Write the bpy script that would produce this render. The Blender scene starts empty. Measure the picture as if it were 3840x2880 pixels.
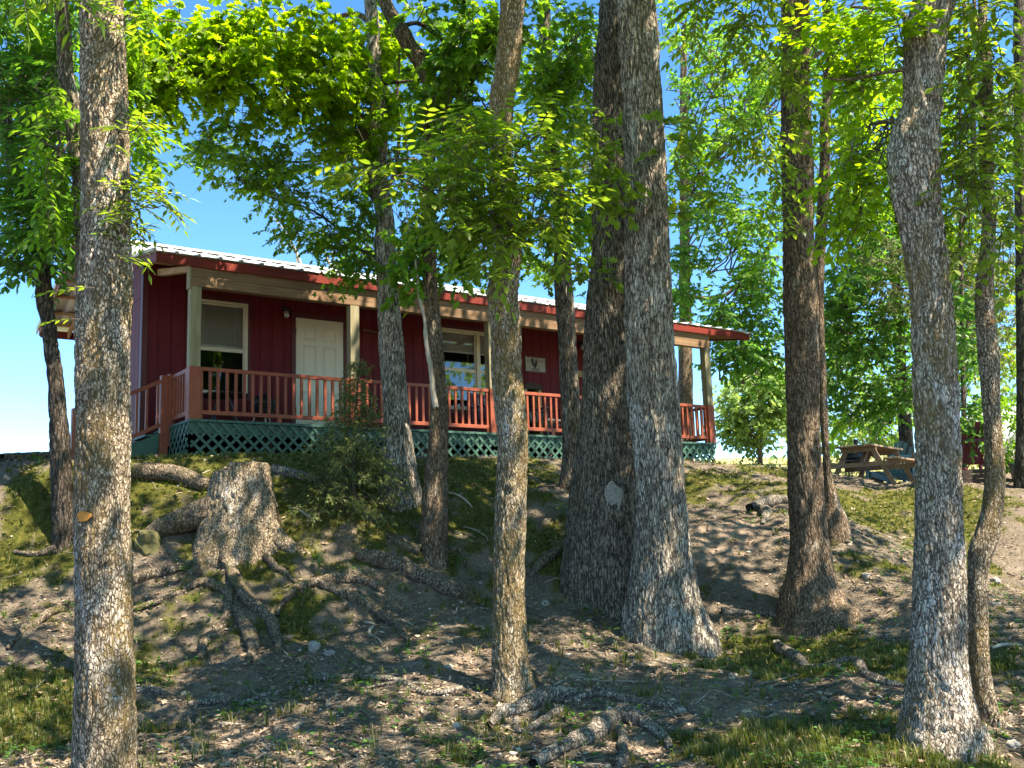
import bpy, math, random
import numpy as np
from mathutils import Matrix, Vector

rng = np.random.default_rng(7)
random.seed(7)
scene = bpy.context.scene
COL = scene.collection

# ------------------------------------------------------------------ camera
FPX, PITCH, ROLL, YAW = 3829.128, .16, .0328, -.6198
CAM = np.array([-4.5714, -14.2872, -1.9611])
Fv = np.array([-math.sin(YAW) * math.cos(PITCH), math.cos(YAW) * math.cos(PITCH), math.sin(PITCH)])
Rv = np.array([math.cos(YAW), math.sin(YAW), 0.0])
Uv = np.cross(Rv, Fv)
Fh = np.array([-math.sin(YAW), math.cos(YAW), 0.0])
cR, sR = math.cos(ROLL), math.sin(ROLL)
Rc, Uc = cR * Rv - sR * Uv, sR * Rv + cR * Uv
cam_data = bpy.data.cameras.new('camera')
cam_data.sensor_width = 36.0
cam_data.lens = FPX / 3840 * 36.0
cam_data.clip_start = .05
cam_data.clip_end = 3000
cam = bpy.data.objects.new('camera', cam_data)
COL.objects.link(cam)
M = Matrix.Identity(4)
for i in range(3):
    M[i][0], M[i][1], M[i][2], M[i][3] = Rc[i], Uc[i], -Fv[i], CAM[i]
cam.matrix_world = M
scene.camera = cam

# ------------------------------------------------------------------ light
SUN_EL = math.radians(60)
SUN_AZ = np.array([.40, -.917, 0])          # horizontal direction towards the sun
world = bpy.data.worlds.new('World')
scene.world = world
world.use_nodes = True
wn = world.node_tree.nodes
wl = world.node_tree.links
bg = wn['Background']
sky = wn.new('ShaderNodeTexSky')
sky.sky_type = 'NISHITA'
sky.sun_disc = False
sky.sun_elevation = SUN_EL
sky.sun_rotation = math.atan2(SUN_AZ[0], SUN_AZ[1])
sky.altitude = 200
sky.air_density = 0.6
sky.dust_density = 0.0
sky.ozone_density = 3.0
hs = wn.new('ShaderNodeHueSaturation')
hs.inputs['Saturation'].default_value = 1.26
wl.new(sky.outputs[0], hs.inputs['Color'])
wl.new(hs.outputs[0], bg.inputs['Color'])
bg.inputs['Strength'].default_value = .125
sd = bpy.data.lights.new('sun', 'SUN')
sd.energy = 4.2
sd.angle = math.radians(.53)
sd.color = (1.0, .975, .94)
sun = bpy.data.objects.new('sun', sd)
COL.objects.link(sun)
to_sun = Vector((SUN_AZ[0] * math.cos(SUN_EL), SUN_AZ[1] * math.cos(SUN_EL), math.sin(SUN_EL)))
sun.rotation_euler = to_sun.to_track_quat('Z', 'Y').to_euler()
sun.location = (0, 0, 40)
scene.view_settings.view_transform = 'Standard'
scene.view_settings.look = 'None'
scene.view_settings.exposure = 2.2
scene.view_settings.use_white_balance = True
scene.view_settings.white_balance_temperature = 8300
scene.view_settings.gamma = 1
scene.view_settings.use_curve_mapping = False
scene.render.engine = 'CYCLES'
scene.cycles.max_bounces = 8
scene.cycles.diffuse_bounces = 4
scene.cycles.transmission_bounces = 5
scene.cycles.transparent_max_bounces = 8
scene.cycles.use_denoising = True

# ------------------------------------------------------------------ picture-to-place helpers (pixels of a 2212 wide print)
K = 3840 / 2212
F22 = FPX / K

def ray(px, py):
    X, Y = px * K - 1920, py * K - 1440
    u, v = X * cR - Y * sR, X * sR + Y * cR
    return Fv + Rv * u / FPX - Uv * v / FPX

def at(px, py, d):
    return CAM + ray(px, py) * d

def upright(px, py, P0):
    """point seen at (px, py) in the vertical plane through P0 that faces the camera"""
    r = ray(px, py)
    t = ((P0 - CAM) @ Fh) / (r @ Fh)
    return CAM + r * t, t

def project(P):
    d = np.asarray(P, float) - CAM
    a, b, z = d @ Rc, d @ Uc, d @ Fv
    return 1106 + a / z * F22, 829.5 - b / z * F22, z

# ------------------------------------------------------------------ noise
_perm = np.random.default_rng(3).permutation(256)
_perm = np.concatenate([_perm, _perm, _perm])
_g = np.random.default_rng(4).normal(size=(256, 3))
_g /= np.linalg.norm(_g, axis=1)[:, None]

def perlin(P):
    P = np.asarray(P, float)
    i = np.floor(P).astype(int)
    f = P - i
    i &= 255
    u = f * f * f * (f * (f * 6 - 15) + 10)
    out = 0
    for dx in (0, 1):
        wx = u[..., 0] if dx else 1 - u[..., 0]
        for dy in (0, 1):
            wy = u[..., 1] if dy else 1 - u[..., 1]
            for dz in (0, 1):
                wz = u[..., 2] if dz else 1 - u[..., 2]
                h = _perm[_perm[_perm[(i[..., 0] + dx) & 255] + ((i[..., 1] + dy) & 255)] + ((i[..., 2] + dz) & 255)]
                g = _g[h]
                out = out + wx * wy * wz * (g[..., 0] * (f[..., 0] - dx) + g[..., 1] * (f[..., 1] - dy) + g[..., 2] * (f[..., 2] - dz))
    return out * 1.6

def fbm(P, oct=4, gain=.5):
    s, a = 0, 1.0
    P = np.asarray(P, float)
    for k in range(oct):
        s = s + a * perlin(P * 2 ** k + 17.3 * k)
        a *= gain
    return s

def n2(x, y, f, seed=0, oct=3):
    return fbm(np.stack([np.asarray(x) * f, np.asarray(y) * f, np.full(np.shape(x), 7.7 * seed + .31)], -1), oct)

# ------------------------------------------------------------------ mesh helpers
def bulk(name, V, F, mat=None, parent=None, smooth=False, kind=None):
    V = np.ascontiguousarray(V, dtype=np.float32).reshape(-1, 3)
    F = np.ascontiguousarray(F, dtype=np.int32)
    k = F.shape[1]
    me = bpy.data.meshes.new(name)
    me.vertices.add(len(V)); me.vertices.foreach_set('co', V.ravel())
    me.loops.add(F.size); me.loops.foreach_set('vertex_index', F.ravel())
    me.polygons.add(len(F))
    me.polygons.foreach_set('loop_start', np.arange(0, F.size, k, dtype=np.int32))
    me.polygons.foreach_set('loop_total', np.full(len(F), k, dtype=np.int32))
    if smooth:
        me.polygons.foreach_set('use_smooth', np.ones(len(F), dtype=bool))
    me.update(calc_edges=True)
    if mat: me.materials.append(mat)
    o = bpy.data.objects.new(name, me)
    COL.objects.link(o)
    if parent is not None: attach(o, parent)
    if kind: o['kind'] = kind
    return o

def attach(o, parent):
    """parent keeping world placement: o's mesh is in world coordinates"""
    o.parent = parent
    w = parent
    L = Vector((0, 0, 0))
    while w is not None:
        L += w.location
        w = w.parent
    o.location = Vector(o.location) - L
    return o

def empty(name, loc):
    o = bpy.data.objects.new(name, None)
    o.empty_display_size = .1
    COL.objects.link(o)
    o.location = loc
    return o

def tag(o, label=None, cat=None, group=None, kind=None):
    if label: o['label'] = label
    if cat: o['category'] = cat
    if group: o['group'] = group
    if kind: o['kind'] = kind
    return o

class MB:
    def __init__(s):
        s.v, s.f = [], []
    def add(s, vs, fs):
        n = len(s.v)
        s.v += [tuple(map(float, q)) for q in vs]
        s.f += [tuple(i + n for i in q) for q in fs]
        return s
    def box(s, x0, x1, y0, y1, z0, z1):
        vs = [(x0, y0, z0), (x1, y0, z0), (x1, y1, z0), (x0, y1, z0), (x0, y0, z1), (x1, y0, z1), (x1, y1, z1), (x0, y1, z1)]
        return s.add(vs, [(0, 3, 2, 1), (4, 5, 6, 7), (0, 1, 5, 4), (1, 2, 6, 5), (2, 3, 7, 6), (3, 0, 4, 7)])
    def beam(s, a, b, w, h, up=(0, 0, 1)):
        """board from a to b, w across, h along up"""
        a, b, up = np.array(a, float), np.array(b, float), np.array(up, float)
        d = b - a; d /= np.linalg.norm(d)
        side = np.cross(d, up); side /= np.linalg.norm(side)
        u = np.cross(side, d)
        vs = []
        for p in (a, b):
            for i, j in ((-1, -1), (1, -1), (1, 1), (-1, 1)):
                vs.append(p + side * w / 2 * i + u * h / 2 * j)
        return s.add(vs, [(0, 1, 2, 3), (7, 6, 5, 4), (0, 4, 5, 1), (1, 5, 6, 2), (2, 6, 7, 3), (3, 7, 4, 0)])
    def prism(s, poly, y0, y1, axis='y'):
        n = len(poly)
        if axis == 'y':
            vs = [(p[0], y0, p[1]) for p in poly] + [(p[0], y1, p[1]) for p in poly]
        elif axis == 'x':
            vs = [(y0, p[0], p[1]) for p in poly] + [(y1, p[0], p[1]) for p in poly]
        else:
            vs = [(p[0], p[1], y0) for p in poly] + [(p[0], p[1], y1) for p in poly]
        fs = [tuple(range(n)), tuple(range(2 * n - 1, n - 1, -1))]
        fs += [(i, (i + 1) % n, n + (i + 1) % n, n + i)[::-1] for i in range(n)]
        return s.add(vs, fs)
    def tube(s, pts, rad, seg=8):
        pts = np.array(pts, float)
        n = len(pts)
        rad = np.broadcast_to(rad, n)
        T = np.gradient(pts, axis=0)
        T /= np.linalg.norm(T, axis=1)[:, None] + 1e-9
        ref = np.array([0, 0, 1.0]) if abs(T[0][2]) < .8 else np.array([1.0, 0, 0])
        vs = []
        for i in range(n):
            sd_ = np.cross(T[i], ref); sd_ /= np.linalg.norm(sd_) + 1e-9
            u = np.cross(sd_, T[i])
            for k in range(seg):
                a = 2 * math.pi * k / seg
                vs.append(pts[i] + rad[i] * (math.cos(a) * sd_ + math.sin(a) * u))
        fs = []
        for i in range(n - 1):
            for k in range(seg):
                fs.append((i * seg + k, i * seg + (k + 1) % seg, (i + 1) * seg + (k + 1) % seg, (i + 1) * seg + k))
        fs.append(tuple(range(seg))[::-1]); fs.append(tuple((n - 1) * seg + k for k in range(seg)))
        return s.add(vs, fs)
    def lathe(s, c, prof, seg=16):
        c = np.array(c, float)
        vs = [c + np.array([r * math.cos(2 * math.pi * k / seg), r * math.sin(2 * math.pi * k / seg), z]) for r, z in prof for k in range(seg)]
        fs = [(i * seg + k, i * seg + (k + 1) % seg, (i + 1) * seg + (k + 1) % seg, (i + 1) * seg + k) for i in range(len(prof) - 1) for k in range(seg)]
        fs.append(tuple(range(seg))[::-1]); fs.append(tuple((len(prof) - 1) * seg + k for k in range(seg)))
        return s.add(vs, fs)
    def build(s, name, mat=None, parent=None, smooth=False, bevel=0):
        me = bpy.data.meshes.new(name)
        me.from_pydata(s.v, [], s.f)
        if smooth:
            for p in me.polygons: p.use_smooth = True
        if mat: me.materials.append(mat)
        o = bpy.data.objects.new(name, me)
        COL.objects.link(o)
        if bevel:
            m = o.modifiers.new('bevel', 'BEVEL'); m.width = bevel; m.segments = 1; m.limit_method = 'ANGLE'
        if parent is not None: attach(o, parent)
        return o

# ------------------------------------------------------------------ materials
def lk(nt, a, b): nt.links.new(a, b)

def mat_new(name):
    m = bpy.data.materials.new(name)
    m.use_nodes = True
    nt = m.node_tree
    p = nt.nodes['Principled BSDF']
    return m, nt, p

def ramp(nt, fac, stops, interp='LINEAR'):
    r = nt.nodes.new('ShaderNodeValToRGB')
    r.color_ramp.interpolation = interp
    e = r.color_ramp.elements
    while len(e) < len(stops): e.new(.5)
    for i, (p, c) in enumerate(stops):
        e[i].position = p
        e[i].color = (*c, 1) if len(c) == 3 else c
    lk(nt, fac, r.inputs[0])
    return r.outputs[0]

def noise(nt, vec, scale, detail=5, rough=.6, dist=0):
    n = nt.nodes.new('ShaderNodeTexNoise')
    n.inputs['Scale'].default_value = scale
    n.inputs['Detail'].default_value = detail
    n.inputs['Roughness'].default_value = rough
    n.inputs['Distortion'].default_value = dist
    if vec is not None: lk(nt, vec, n.inputs['Vector'])
    return n.outputs[0]

def mapping(nt, scale=(1, 1, 1), src='Object'):
    t = nt.nodes.new('ShaderNodeTexCoord')
    m = nt.nodes.new('ShaderNodeMapping')
    m.inputs['Scale'].default_value = scale
    lk(nt, t.outputs[src], m.inputs[0])
    return m.outputs[0]

def mixc(nt, fac, a, b, mode='MIX'):
    m = nt.nodes.new('ShaderNodeMix')
    m.data_type = 'RGBA'; m.blend_type = mode
    for v, sck in ((fac, m.inputs[0]), (a, m.inputs[6]), (b, m.inputs[7])):
        if isinstance(v, (int, float)): sck.default_value = v
        elif isinstance(v, tuple): sck.default_value = (*v, 1) if len(v) == 3 else v
        else: lk(nt, v, sck)
    return m.outputs[2]

def mth(nt, op, a, b=0.0):
    m = nt.nodes.new('ShaderNodeMath'); m.operation = op
    for v, sck in ((a, m.inputs[0]), (b, m.inputs[1])):
        if isinstance(v, (int, float)): sck.default_value = v
        else: lk(nt, v, sck)
    return m.outputs[0]

def bump(nt, p, h, strength=.5, dist=.01):
    b = nt.nodes.new('ShaderNodeBump')
    b.inputs['Strength'].default_value = strength
    b.inputs['Distance'].default_value = dist
    lk(nt, h, b.inputs['Height'])
    lk(nt, b.outputs[0], p.inputs['Normal'])

def obj_rand(nt):
    o = nt.nodes.new('ShaderNodeObjectInfo')
    return o.outputs['Random']

def m_plain(name, col, rough=.6, metal=0, spec=.4, var=.15, scale=6, streak=(1, 1, 1), bstr=.15):
    m, nt, p = mat_new(name)
    v = mapping(nt, streak)
    n = noise(nt, v, scale, 5, .65)
    lo = tuple(c * (1 - var) for c in col); hi = tuple(min(1, c * (1 + var)) for c in col)
    base = ramp(nt, n, [(.3, lo), (.7, hi)])
    base = mixc(nt, mth(nt, 'MULTIPLY', obj_rand(nt), var * 1.2), base, tuple(c * .6 for c in col))
    lk(nt, base, p.inputs['Base Color'])
    p.inputs['Roughness'].default_value = rough
    p.inputs['Metallic'].default_value = metal
    p.inputs['Specular IOR Level'].default_value = spec
    bump(nt, p, noise(nt, v, scale * 8, 4), bstr, .004)
    return m

def m_wood(name, a, b, axis='x', rough=.75, knots=True, tint=None):
    m, nt, p = mat_new(name)
    sc = {'x': (.5, 9, 9), 'y': (9, .5, 9), 'z': (9, 9, .5)}[axis]
    v = mapping(nt, sc)
    n = noise(nt, v, 3, 6, .6, .6)
    base = ramp(nt, n, [(.32, a), (.5, tuple((x + y) / 2 for x, y in zip(a, b))), (.68, b)])
    sc2 = tuple(.35 if i == {'x': 0, 'y': 1, 'z': 2}[axis] else 1.6 for i in range(3))
    n2_ = noise(nt, mapping(nt, sc2), 3.2, 3, .5)
    base = mixc(nt, ramp(nt, n2_, [(.5, (0, 0, 0)), (.72, (.6, .6, .6))]), base, tint or tuple(x * .55 for x in a))
    if knots:
        vo = nt.nodes.new('ShaderNodeTexVoronoi')
        vo.inputs['Scale'].default_value = 2.6
        lk(nt, mapping(nt, {'x': (.6, 1.5, 1.5), 'y': (1.5, .6, 1.5), 'z': (1.5, 1.5, .6)}[axis]), vo.inputs['Vector'])
        base = mixc(nt, ramp(nt, vo.outputs['Distance'], [(.06, (.8, .8, .8)), (.12, (0, 0, 0))]), base, tuple(x * .28 for x in a))
    base = mixc(nt, mth(nt, 'MULTIPLY', obj_rand(nt), .3), base, tuple(x * .6 for x in a))
    lk(nt, base, p.inputs['Base Color'])
    p.inputs['Roughness'].default_value = rough
    p.inputs['Specular IOR Level'].default_value = .25
    bump(nt, p, n, .35, .004)
    return m

def m_bark(name, dark, mid, light, lich, moss, moss_amt=.5, lich_amt=.5, fz=.16, freq=26.0, flake=.6):
    """furrowed bark: long plates, pale lichen blotches and moss"""
    m, nt, p = mat_new(name)
    v = mapping(nt, (1, 1, fz))
    d = nt.nodes.new('ShaderNodeTexNoise'); d.inputs['Scale'].default_value = 9; d.inputs['Detail'].default_value = 3
    lk(nt, v, d.inputs['Vector'])
    vm = nt.nodes.new('ShaderNodeVectorMath'); vm.operation = 'MULTIPLY_ADD'
    lk(nt, d.outputs['Color'], vm.inputs[0]); vm.inputs[1].default_value = (.07, .07, .07); lk(nt, v, vm.inputs[2])
    vo = nt.nodes.new('ShaderNodeTexVoronoi'); vo.feature = 'DISTANCE_TO_EDGE'
    vo.inputs['Scale'].default_value = freq * 1.25
    vo.inputs['Randomness'].default_value = 1
    lk(nt, vm.outputs[0], vo.inputs['Vector'])
    crk = noise(nt, v, freq * .8, 5, .65, .5)
    plate = ramp(nt, mth(nt, 'ADD', vo.outputs['Distance'], mth(nt, 'MULTIPLY', mth(nt, 'SUBTRACT', crk, .5), .6)), [(.01, (0, 0, 0)), (.17, (1, 1, 1))])
    fine = noise(nt, v, freq * 1.7, 8, .78, .4)
    base = ramp(nt, fine, [(.36, dark), (.47, mid), (.58, light)])
    base = mixc(nt, mth(nt, 'MULTIPLY', mth(nt, 'SUBTRACT', 1.0, plate), .92), base, tuple(c * .42 for c in dark))
    vc = nt.nodes.new('ShaderNodeTexVoronoi'); vc.inputs['Scale'].default_value = freq * 1.5
    lk(nt, vm.outputs[0], vc.inputs['Vector'])
    sep = nt.nodes.new('ShaderNodeSeparateColor'); lk(nt, vc.outputs['Color'], sep.inputs[0])
    fl = mth(nt, 'MULTIPLY', ramp(nt, sep.outputs[0], [(.55, (0, 0, 0)), (.75, (1, 1, 1))]), ramp(nt, mth(nt, 'ADD', vc.outputs['Distance'], mth(nt, 'MULTIPLY', fine, .5)), [(.38, (1, 1, 1)), (.62, (0, 0, 0))]))
    base = mixc(nt, mth(nt, 'MULTIPLY', fl, flake), base, tuple(min(.7, c * 1.25) for c in light))
    dk_ = ramp(nt, sep.outputs[1], [(.62, (0, 0, 0)), (.8, (.65, .65, .65))])
    base = mixc(nt, dk_, base, tuple(c * .8 for c in dark))
    # patches
    vp = mapping(nt, (1, 1, .5))
    pn = noise(nt, vp, 3.1, 8, .68, .3)
    lm = ramp(nt, pn, [(.62 - .22 * lich_amt, (0, 0, 0)), (.70 - .16 * lich_amt, (1, 1, 1))])
    lf = mth(nt, 'MULTIPLY', lm, mth(nt, 'MULTIPLY', ramp(nt, fine, [(.38, (0, 0, 0)), (.55, (1, 1, 1))]), plate))
    base = mixc(nt, mth(nt, 'MULTIPLY', lf, .85), base, lich)
    vq = mapping(nt, (1, 1, .35))
    vq2 = nt.nodes.new('ShaderNodeVectorMath'); vq2.inputs[1].default_value = (13.1, 4.2, 7.7); lk(nt, vq, vq2.inputs[0])
    mn = noise(nt, vq2.outputs[0], 2.4, 8, .72, .2)
    mm = ramp(nt, mn, [(.66 - .25 * moss_amt, (0, 0, 0)), (.74 - .2 * moss_amt, (1, 1, 1))])
    mf = mth(nt, 'MULTIPLY', mm, ramp(nt, noise(nt, v, freq * 1.3, 4, .7), [(.36, (0, 0, 0)), (.56, (1, 1, 1))]))
    base = mixc(nt, mth(nt, 'MULTIPLY', mf, .85), base, moss)
    lk(nt, base, p.inputs['Base Color'])
    p.inputs['Roughness'].default_value = .9
    p.inputs['Specular IOR Level'].default_value = .15
    h = mth(nt, 'ADD', mth(nt, 'MULTIPLY', plate, .8), mth(nt, 'MULTIPLY', fine, .9))
    bump(nt, p, h, .9, .012)
    return m

def m_leaf(name, cols, trans=.55, tcol=None, rough=.45, spec=.35):
    m, nt, p = mat_new(name)
    g = nt.nodes.new('ShaderNodeNewGeometry')
    r = mth(nt, 'FRACT', mth(nt, 'ADD', g.outputs['Random Per Island'], obj_rand(nt)))
    col = ramp(nt, r, [(i / max(1, len(cols) - 1), c) for i, c in enumerate(cols)])
    lk(nt, col, p.inputs['Base Color'])
    p.inputs['Roughness'].default_value = rough
    p.inputs['Specular IOR Level'].default_value = spec
    if trans:
        t = nt.nodes.new('ShaderNodeBsdfTranslucent')
        tc = mixc(nt, 1.0, col, tcol or (1.6, 1.5, .55), 'MULTIPLY')
        lk(nt, tc, t.inputs['Color'])
        mx = nt.nodes.new('ShaderNodeMixShader')
        mx.inputs[0].default_value = trans
        lk(nt, p.outputs[0], mx.inputs[1]); lk(nt, t.outputs[0], mx.inputs[2])
        lk(nt, mx.outputs[0], nt.nodes['Material Output'].inputs['Surface'])
    return m

MT = {}
MT['siding'] = m_plain('red_siding_paint', (.115, .010, .014), .6, var=.2, spec=.2, scale=5, streak=(3, 3, .5), bstr=.25)
MT['groove'] = m_plain('siding_groove', (.040, .008, .010), .8, var=.1)
MT['trim'] = m_plain('red_trim_paint', (.085, .013, .014), .5, var=.1, scale=4, streak=(1, 1, 1))
MT['fascia'] = m_plain('fascia_paint', (.17, .024, .016), .6, spec=.2, var=.3, scale=2, streak=(.6, 2, 2), bstr=.2)
MT['rail'] = m_plain('orange_red_paint', (.265, .066, .034), .5, var=.22, scale=5, spec=.3)
MT['beam'] = m_wood('pine_beam', (.16, .09, .05), (.27, .175, .10), 'x')
MT['beam_y'] = m_wood('pine_lookout', (.38, .27, .15), (.55, .42, .25), 'y')
MT['post'] = m_wood('weathered_post', (.20, .175, .105), (.33, .30, .19), 'z', tint=(.10, .085, .05))
MT['green'] = m_plain('green_stain', (.035, .105, .078), .6, var=.25, scale=7)
MT['lattice'] = m_plain('lattice_green', (.038, .105, .075), .55, var=.3, scale=9)
MT['cream'] = m_plain('cream_vinyl', (.55, .49, .35), .4, var=.05)
MT['door'] = m_plain('door_cream', (.62, .59, .47), .4, var=.04, scale=2)
MT['blind'] = m_plain('blind_ivory', (.74, .72, .62), .6, var=.04)
MT['black'] = m_plain('black_metal', (.012, .012, .015), .35, var=.1)
MT['metal'] = m_plain('white_roof_metal', (.74, .77, .76), .38, metal=.15, var=.06, scale=2, spec=.6)
MT['metal_under'] = m_plain('tan_roof_trim', (.50, .45, .36), .5, var=.08)
MT['purlin'] = m_wood('purlin_wood', (.35, .20, .11), (.52, .34, .2), 'x')
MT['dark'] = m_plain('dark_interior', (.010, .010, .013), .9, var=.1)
MT['tablewood'] = m_wood('picnic_wood', (.17, .115, .075), (.33, .25, .18), 'x', tint=(.11, .08, .055))
MT['maroon'] = m_plain('maroon_plastic', (.10, .012, .028), .45, var=.08)
MT['teal'] = m_plain('teal_plastic', (.035, .12, .15), .4, var=.08)
MT['bluegrey'] = m_plain('blue_paint', (.10, .22, .30), .5, var=.08)
MT['darkwood'] = m_wood('dark_wood', (.035, .022, .018), (.075, .05, .04), 'x', knots=False)
MT['cutwood'] = m_wood('cut_wood', (.42, .33, .22), (.62, .52, .38), 'x', knots=False)
MT['deadwood'] = m_plain('bleached_wood', (.36, .32, .26), .8, var=.25, scale=14, streak=(1, 1, .3), bstr=.6)
MT['stick'] = m_plain('grey_stick', (.27, .23, .18), .85, var=.35, scale=20, bstr=.6)
MT['twig'] = m_plain('twig_bark', (.085, .065, .05), .85, var=.3, scale=20)
MT['rock'] = m_plain('grey_rock', (.26, .245, .22), .85, var=.3, scale=14, bstr=.8)
MT['tan_siding'] = m_plain('tan_metal_siding', (.52, .49, .38), .5, var=.05)
MT['binn'] = m_plain('green_bin', (.012, .09, .06), .45, var=.05)

def m_glass():
    m, nt, p = mat_new('window_glass')
    g = nt.nodes.new('ShaderNodeBsdfGlossy'); g.inputs['Roughness'].default_value = .02
    t = nt.nodes.new('ShaderNodeBsdfTransparent'); t.inputs['Color'].default_value = (.9, .92, .92, 1)
    fr = nt.nodes.new('ShaderNodeFresnel'); fr.inputs['IOR'].default_value = 1.6
    mx = nt.nodes.new('ShaderNodeMixShader')
    lk(nt, fr.outputs[0], mx.inputs[0]); lk(nt, t.outputs[0], mx.inputs[1]); lk(nt, g.outputs[0], mx.inputs[2])
    lk(nt, mx.outputs[0], nt.nodes['Material Output'].inputs['Surface'])
    return m
MT['glass'] = m_glass()

BK = {}
BK['pale'] = m_bark('bark_pale', (0.113, 0.086, 0.063), (0.324, 0.271, 0.210), (0.626, 0.545, 0.457), (0.648, 0.648, 0.648), (.20, .14, .05), .6, .45, .34, 38, .8)
BK['mossy'] = m_bark('bark_moss_flecked', (0.095, 0.073, 0.045), (0.271, 0.210, 0.138), (0.518, 0.450, 0.340), (0.648, 0.648, 0.648), (.165, .11, .035), .9, .35, .32, 42, .95)
BK['big'] = m_bark('bark_grey_furrowed', (0.084, 0.069, 0.055), (0.273, 0.234, 0.189), (0.531, 0.480, 0.398), (0.648, 0.648, 0.614), (.12, .09, .04), .35, .45, .20, 34, .7)
BK['bigdark'] = m_bark('bark_dark_furrowed', (0.048, 0.038, 0.029), (0.153, 0.128, 0.096), (0.312, 0.269, 0.210), (0.477, 0.464, 0.407), (.085, .065, .03), .4, .15, .18, 34, .6)
BK['brown'] = m_bark('bark_brown', (0.072, 0.051, 0.033), (0.171, 0.122, 0.082), (0.305, 0.231, 0.166), (0.555, 0.503, 0.423), (.085, .06, .025), .35, .22, .24, 40, .7)
BK['plates'] = m_bark('bark_brown_plates', (0.094, 0.068, 0.042), (0.294, 0.226, 0.156), (0.567, 0.475, 0.362), (0.648, 0.648, 0.631), (.155, .105, .035), .75, .35, .42, 44, .9)
BK['dark'] = m_bark('bark_dark_loose', (.035, .027, .02), (.08, .062, .047), (.16, .135, .11), (.32, .29, .25), (.06, .05, .03), .2, .1, .2, 24)
BK['root'] = m_bark('bark_root', (0.081, 0.060, 0.043), (0.172, 0.136, 0.098), (0.299, 0.247, 0.190), (0.414, 0.380, 0.322), (.085, .08, .022), .55, .15, .5, 30, .5)
BK['rootgrey'] = m_bark('bark_root_grey', (.09, .075, .06), (.20, .17, .14), (.34, .305, .26), (.42, .40, .36), (.10, .09, .035), .3, .3, .5, 30, .5)
LF = {}
LF['bright'] = m_leaf('leaf_bright', [(0.134, 0.235, 0.016), (0.190, 0.302, 0.020), (0.101, 0.202, 0.017), (0.258, 0.358, 0.027)], .6, (2.1, 2.1, .95))
LF['mid'] = m_leaf('leaf_mid', [(0.075, 0.181, 0.022), (0.119, 0.237, 0.027), (0.056, 0.150, 0.027), (0.163, 0.275, 0.030)], .58, (2.3, 2.2, .9))
LF['deep'] = m_leaf('leaf_deep', [(0.049, 0.140, 0.039), (0.070, 0.175, 0.045), (0.091, 0.203, 0.039), (0.039, 0.119, 0.039)], .52, (2.3, 2.4, .9))
LF['oliv'] = m_leaf('leaf_olive', [(0.108, 0.186, 0.026), (0.150, 0.240, 0.038), (0.084, 0.162, 0.029), (0.192, 0.264, 0.042)], .56, (2.3, 2.1, .8))
LF['far'] = m_leaf('leaf_far_hazy', [(.15, .25, .08), (.20, .30, .10), (.12, .21, .09), (.25, .33, .12)], .5, (1.7, 1.7, 1.0))  # pale distant green, lightened further so haze is in the colour
LF['cedar'] = m_leaf('cedar_green', [(0.115, 0.167, 0.046), (0.149, 0.196, 0.057), (0.092, 0.138, 0.052), (0.218, 0.207, 0.092)], .4, (1.5, 1.5, .8), .6)
LF['canopy'] = m_leaf('leaf_canopy', [(.07, .15, .03), (.10, .19, .035), (.055, .13, .03)], .6, (3.0, 2.7, 1.4))
LF['grass'] = m_leaf('grass_green', [(.06, .10, .018), (.085, .13, .024), (.12, .15, .035), (.20, .18, .075), (.05, .09, .018), (.27, .23, .12)], .4, (1.5, 1.5, .8))
LF['weed'] = m_leaf('weed_green', [(.04, .13, .025), (.06, .17, .03), (.08, .18, .03)], .4)
LF['litter'] = m_leaf('dry_leaf', [(.24, .165, .105), (.14, .095, .062), (.42, .32, .235), (.085, .06, .042), (.33, .24, .17), (.18, .13, .095), (.50, .40, .31)], .12, (1, 1, 1), .7, .2)
LF['mossy'] = m_leaf('moss_tuft', [(.09, .11, .022), (.065, .085, .018), (.15, .14, .04)], .2, (1.2, 1.3, .6), .9, .1)

# ------------------------------------------------------------------ the lie of the land
_prof_y = np.array([-60, -30, -14, -9, -6.5, -5, -4, -3, -2.2, -1.5, -.8, 0, 3, 8, 14])
_prof_z = np.array([-4.6, -4.1, -3.6, -3.4, -3.15, -2.95, -2.55, -1.98, -1.48, -1.02, -.66, -.50, -.46, -.6, -.7])

_ctl_px = [  # x, y, depth of ground points that the picture fixes
    (50, 992, 13.2), (0, 1080, 12.6), (135, 1195, 12.0), (60, 1300, 11.0), (60, 1450, 9.6), (225, 1760, 6.2), (2035, 1605, 7.5), (1105, 1505, 9.0),
    (1430, 1395, 11.0), (1320, 1215, 12.4), (1760, 1325, 11.5), (1795, 1115, 13.5), (935, 1222, 12.5), (520, 1185, 12.3),
    (860, 1045, 13.5), (1237, 1050, 14.3), (2150, 1590, 7.7), (2200, 1050, 17), (500, 1430, 10.2), (600, 1262, 11.5), (330, 1400, 10.2),
    (350, 1230, 11.6), (330, 1040, 12.9), (400, 1110, 12.5), (900, 1350, 10.8), (1250, 1330, 11.2), (1650, 1200, 13), (1900, 1200, 13.2), (2150, 1300, 11), (2050, 1110, 16),
    (1900, 1052, 18.5), (1850, 1125, 15), (1545, 1130, 14.4), (1560, 1015, 17.2), (1050, 1060, 14.0), (1050, 1200, 12.8), (700, 1060, 13.0), (720, 1180, 12.2),
    (1000, 1600, 7.9), (600, 1600, 7.8), (1500, 1600, 7.9), (1650, 1450, 9.6), (1900, 1400, 10.2), (1700, 1042, 17.3), (1650, 1026, 17.6), (2150, 1035, 19.5), (1450, 1620, 7.7)]
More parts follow.
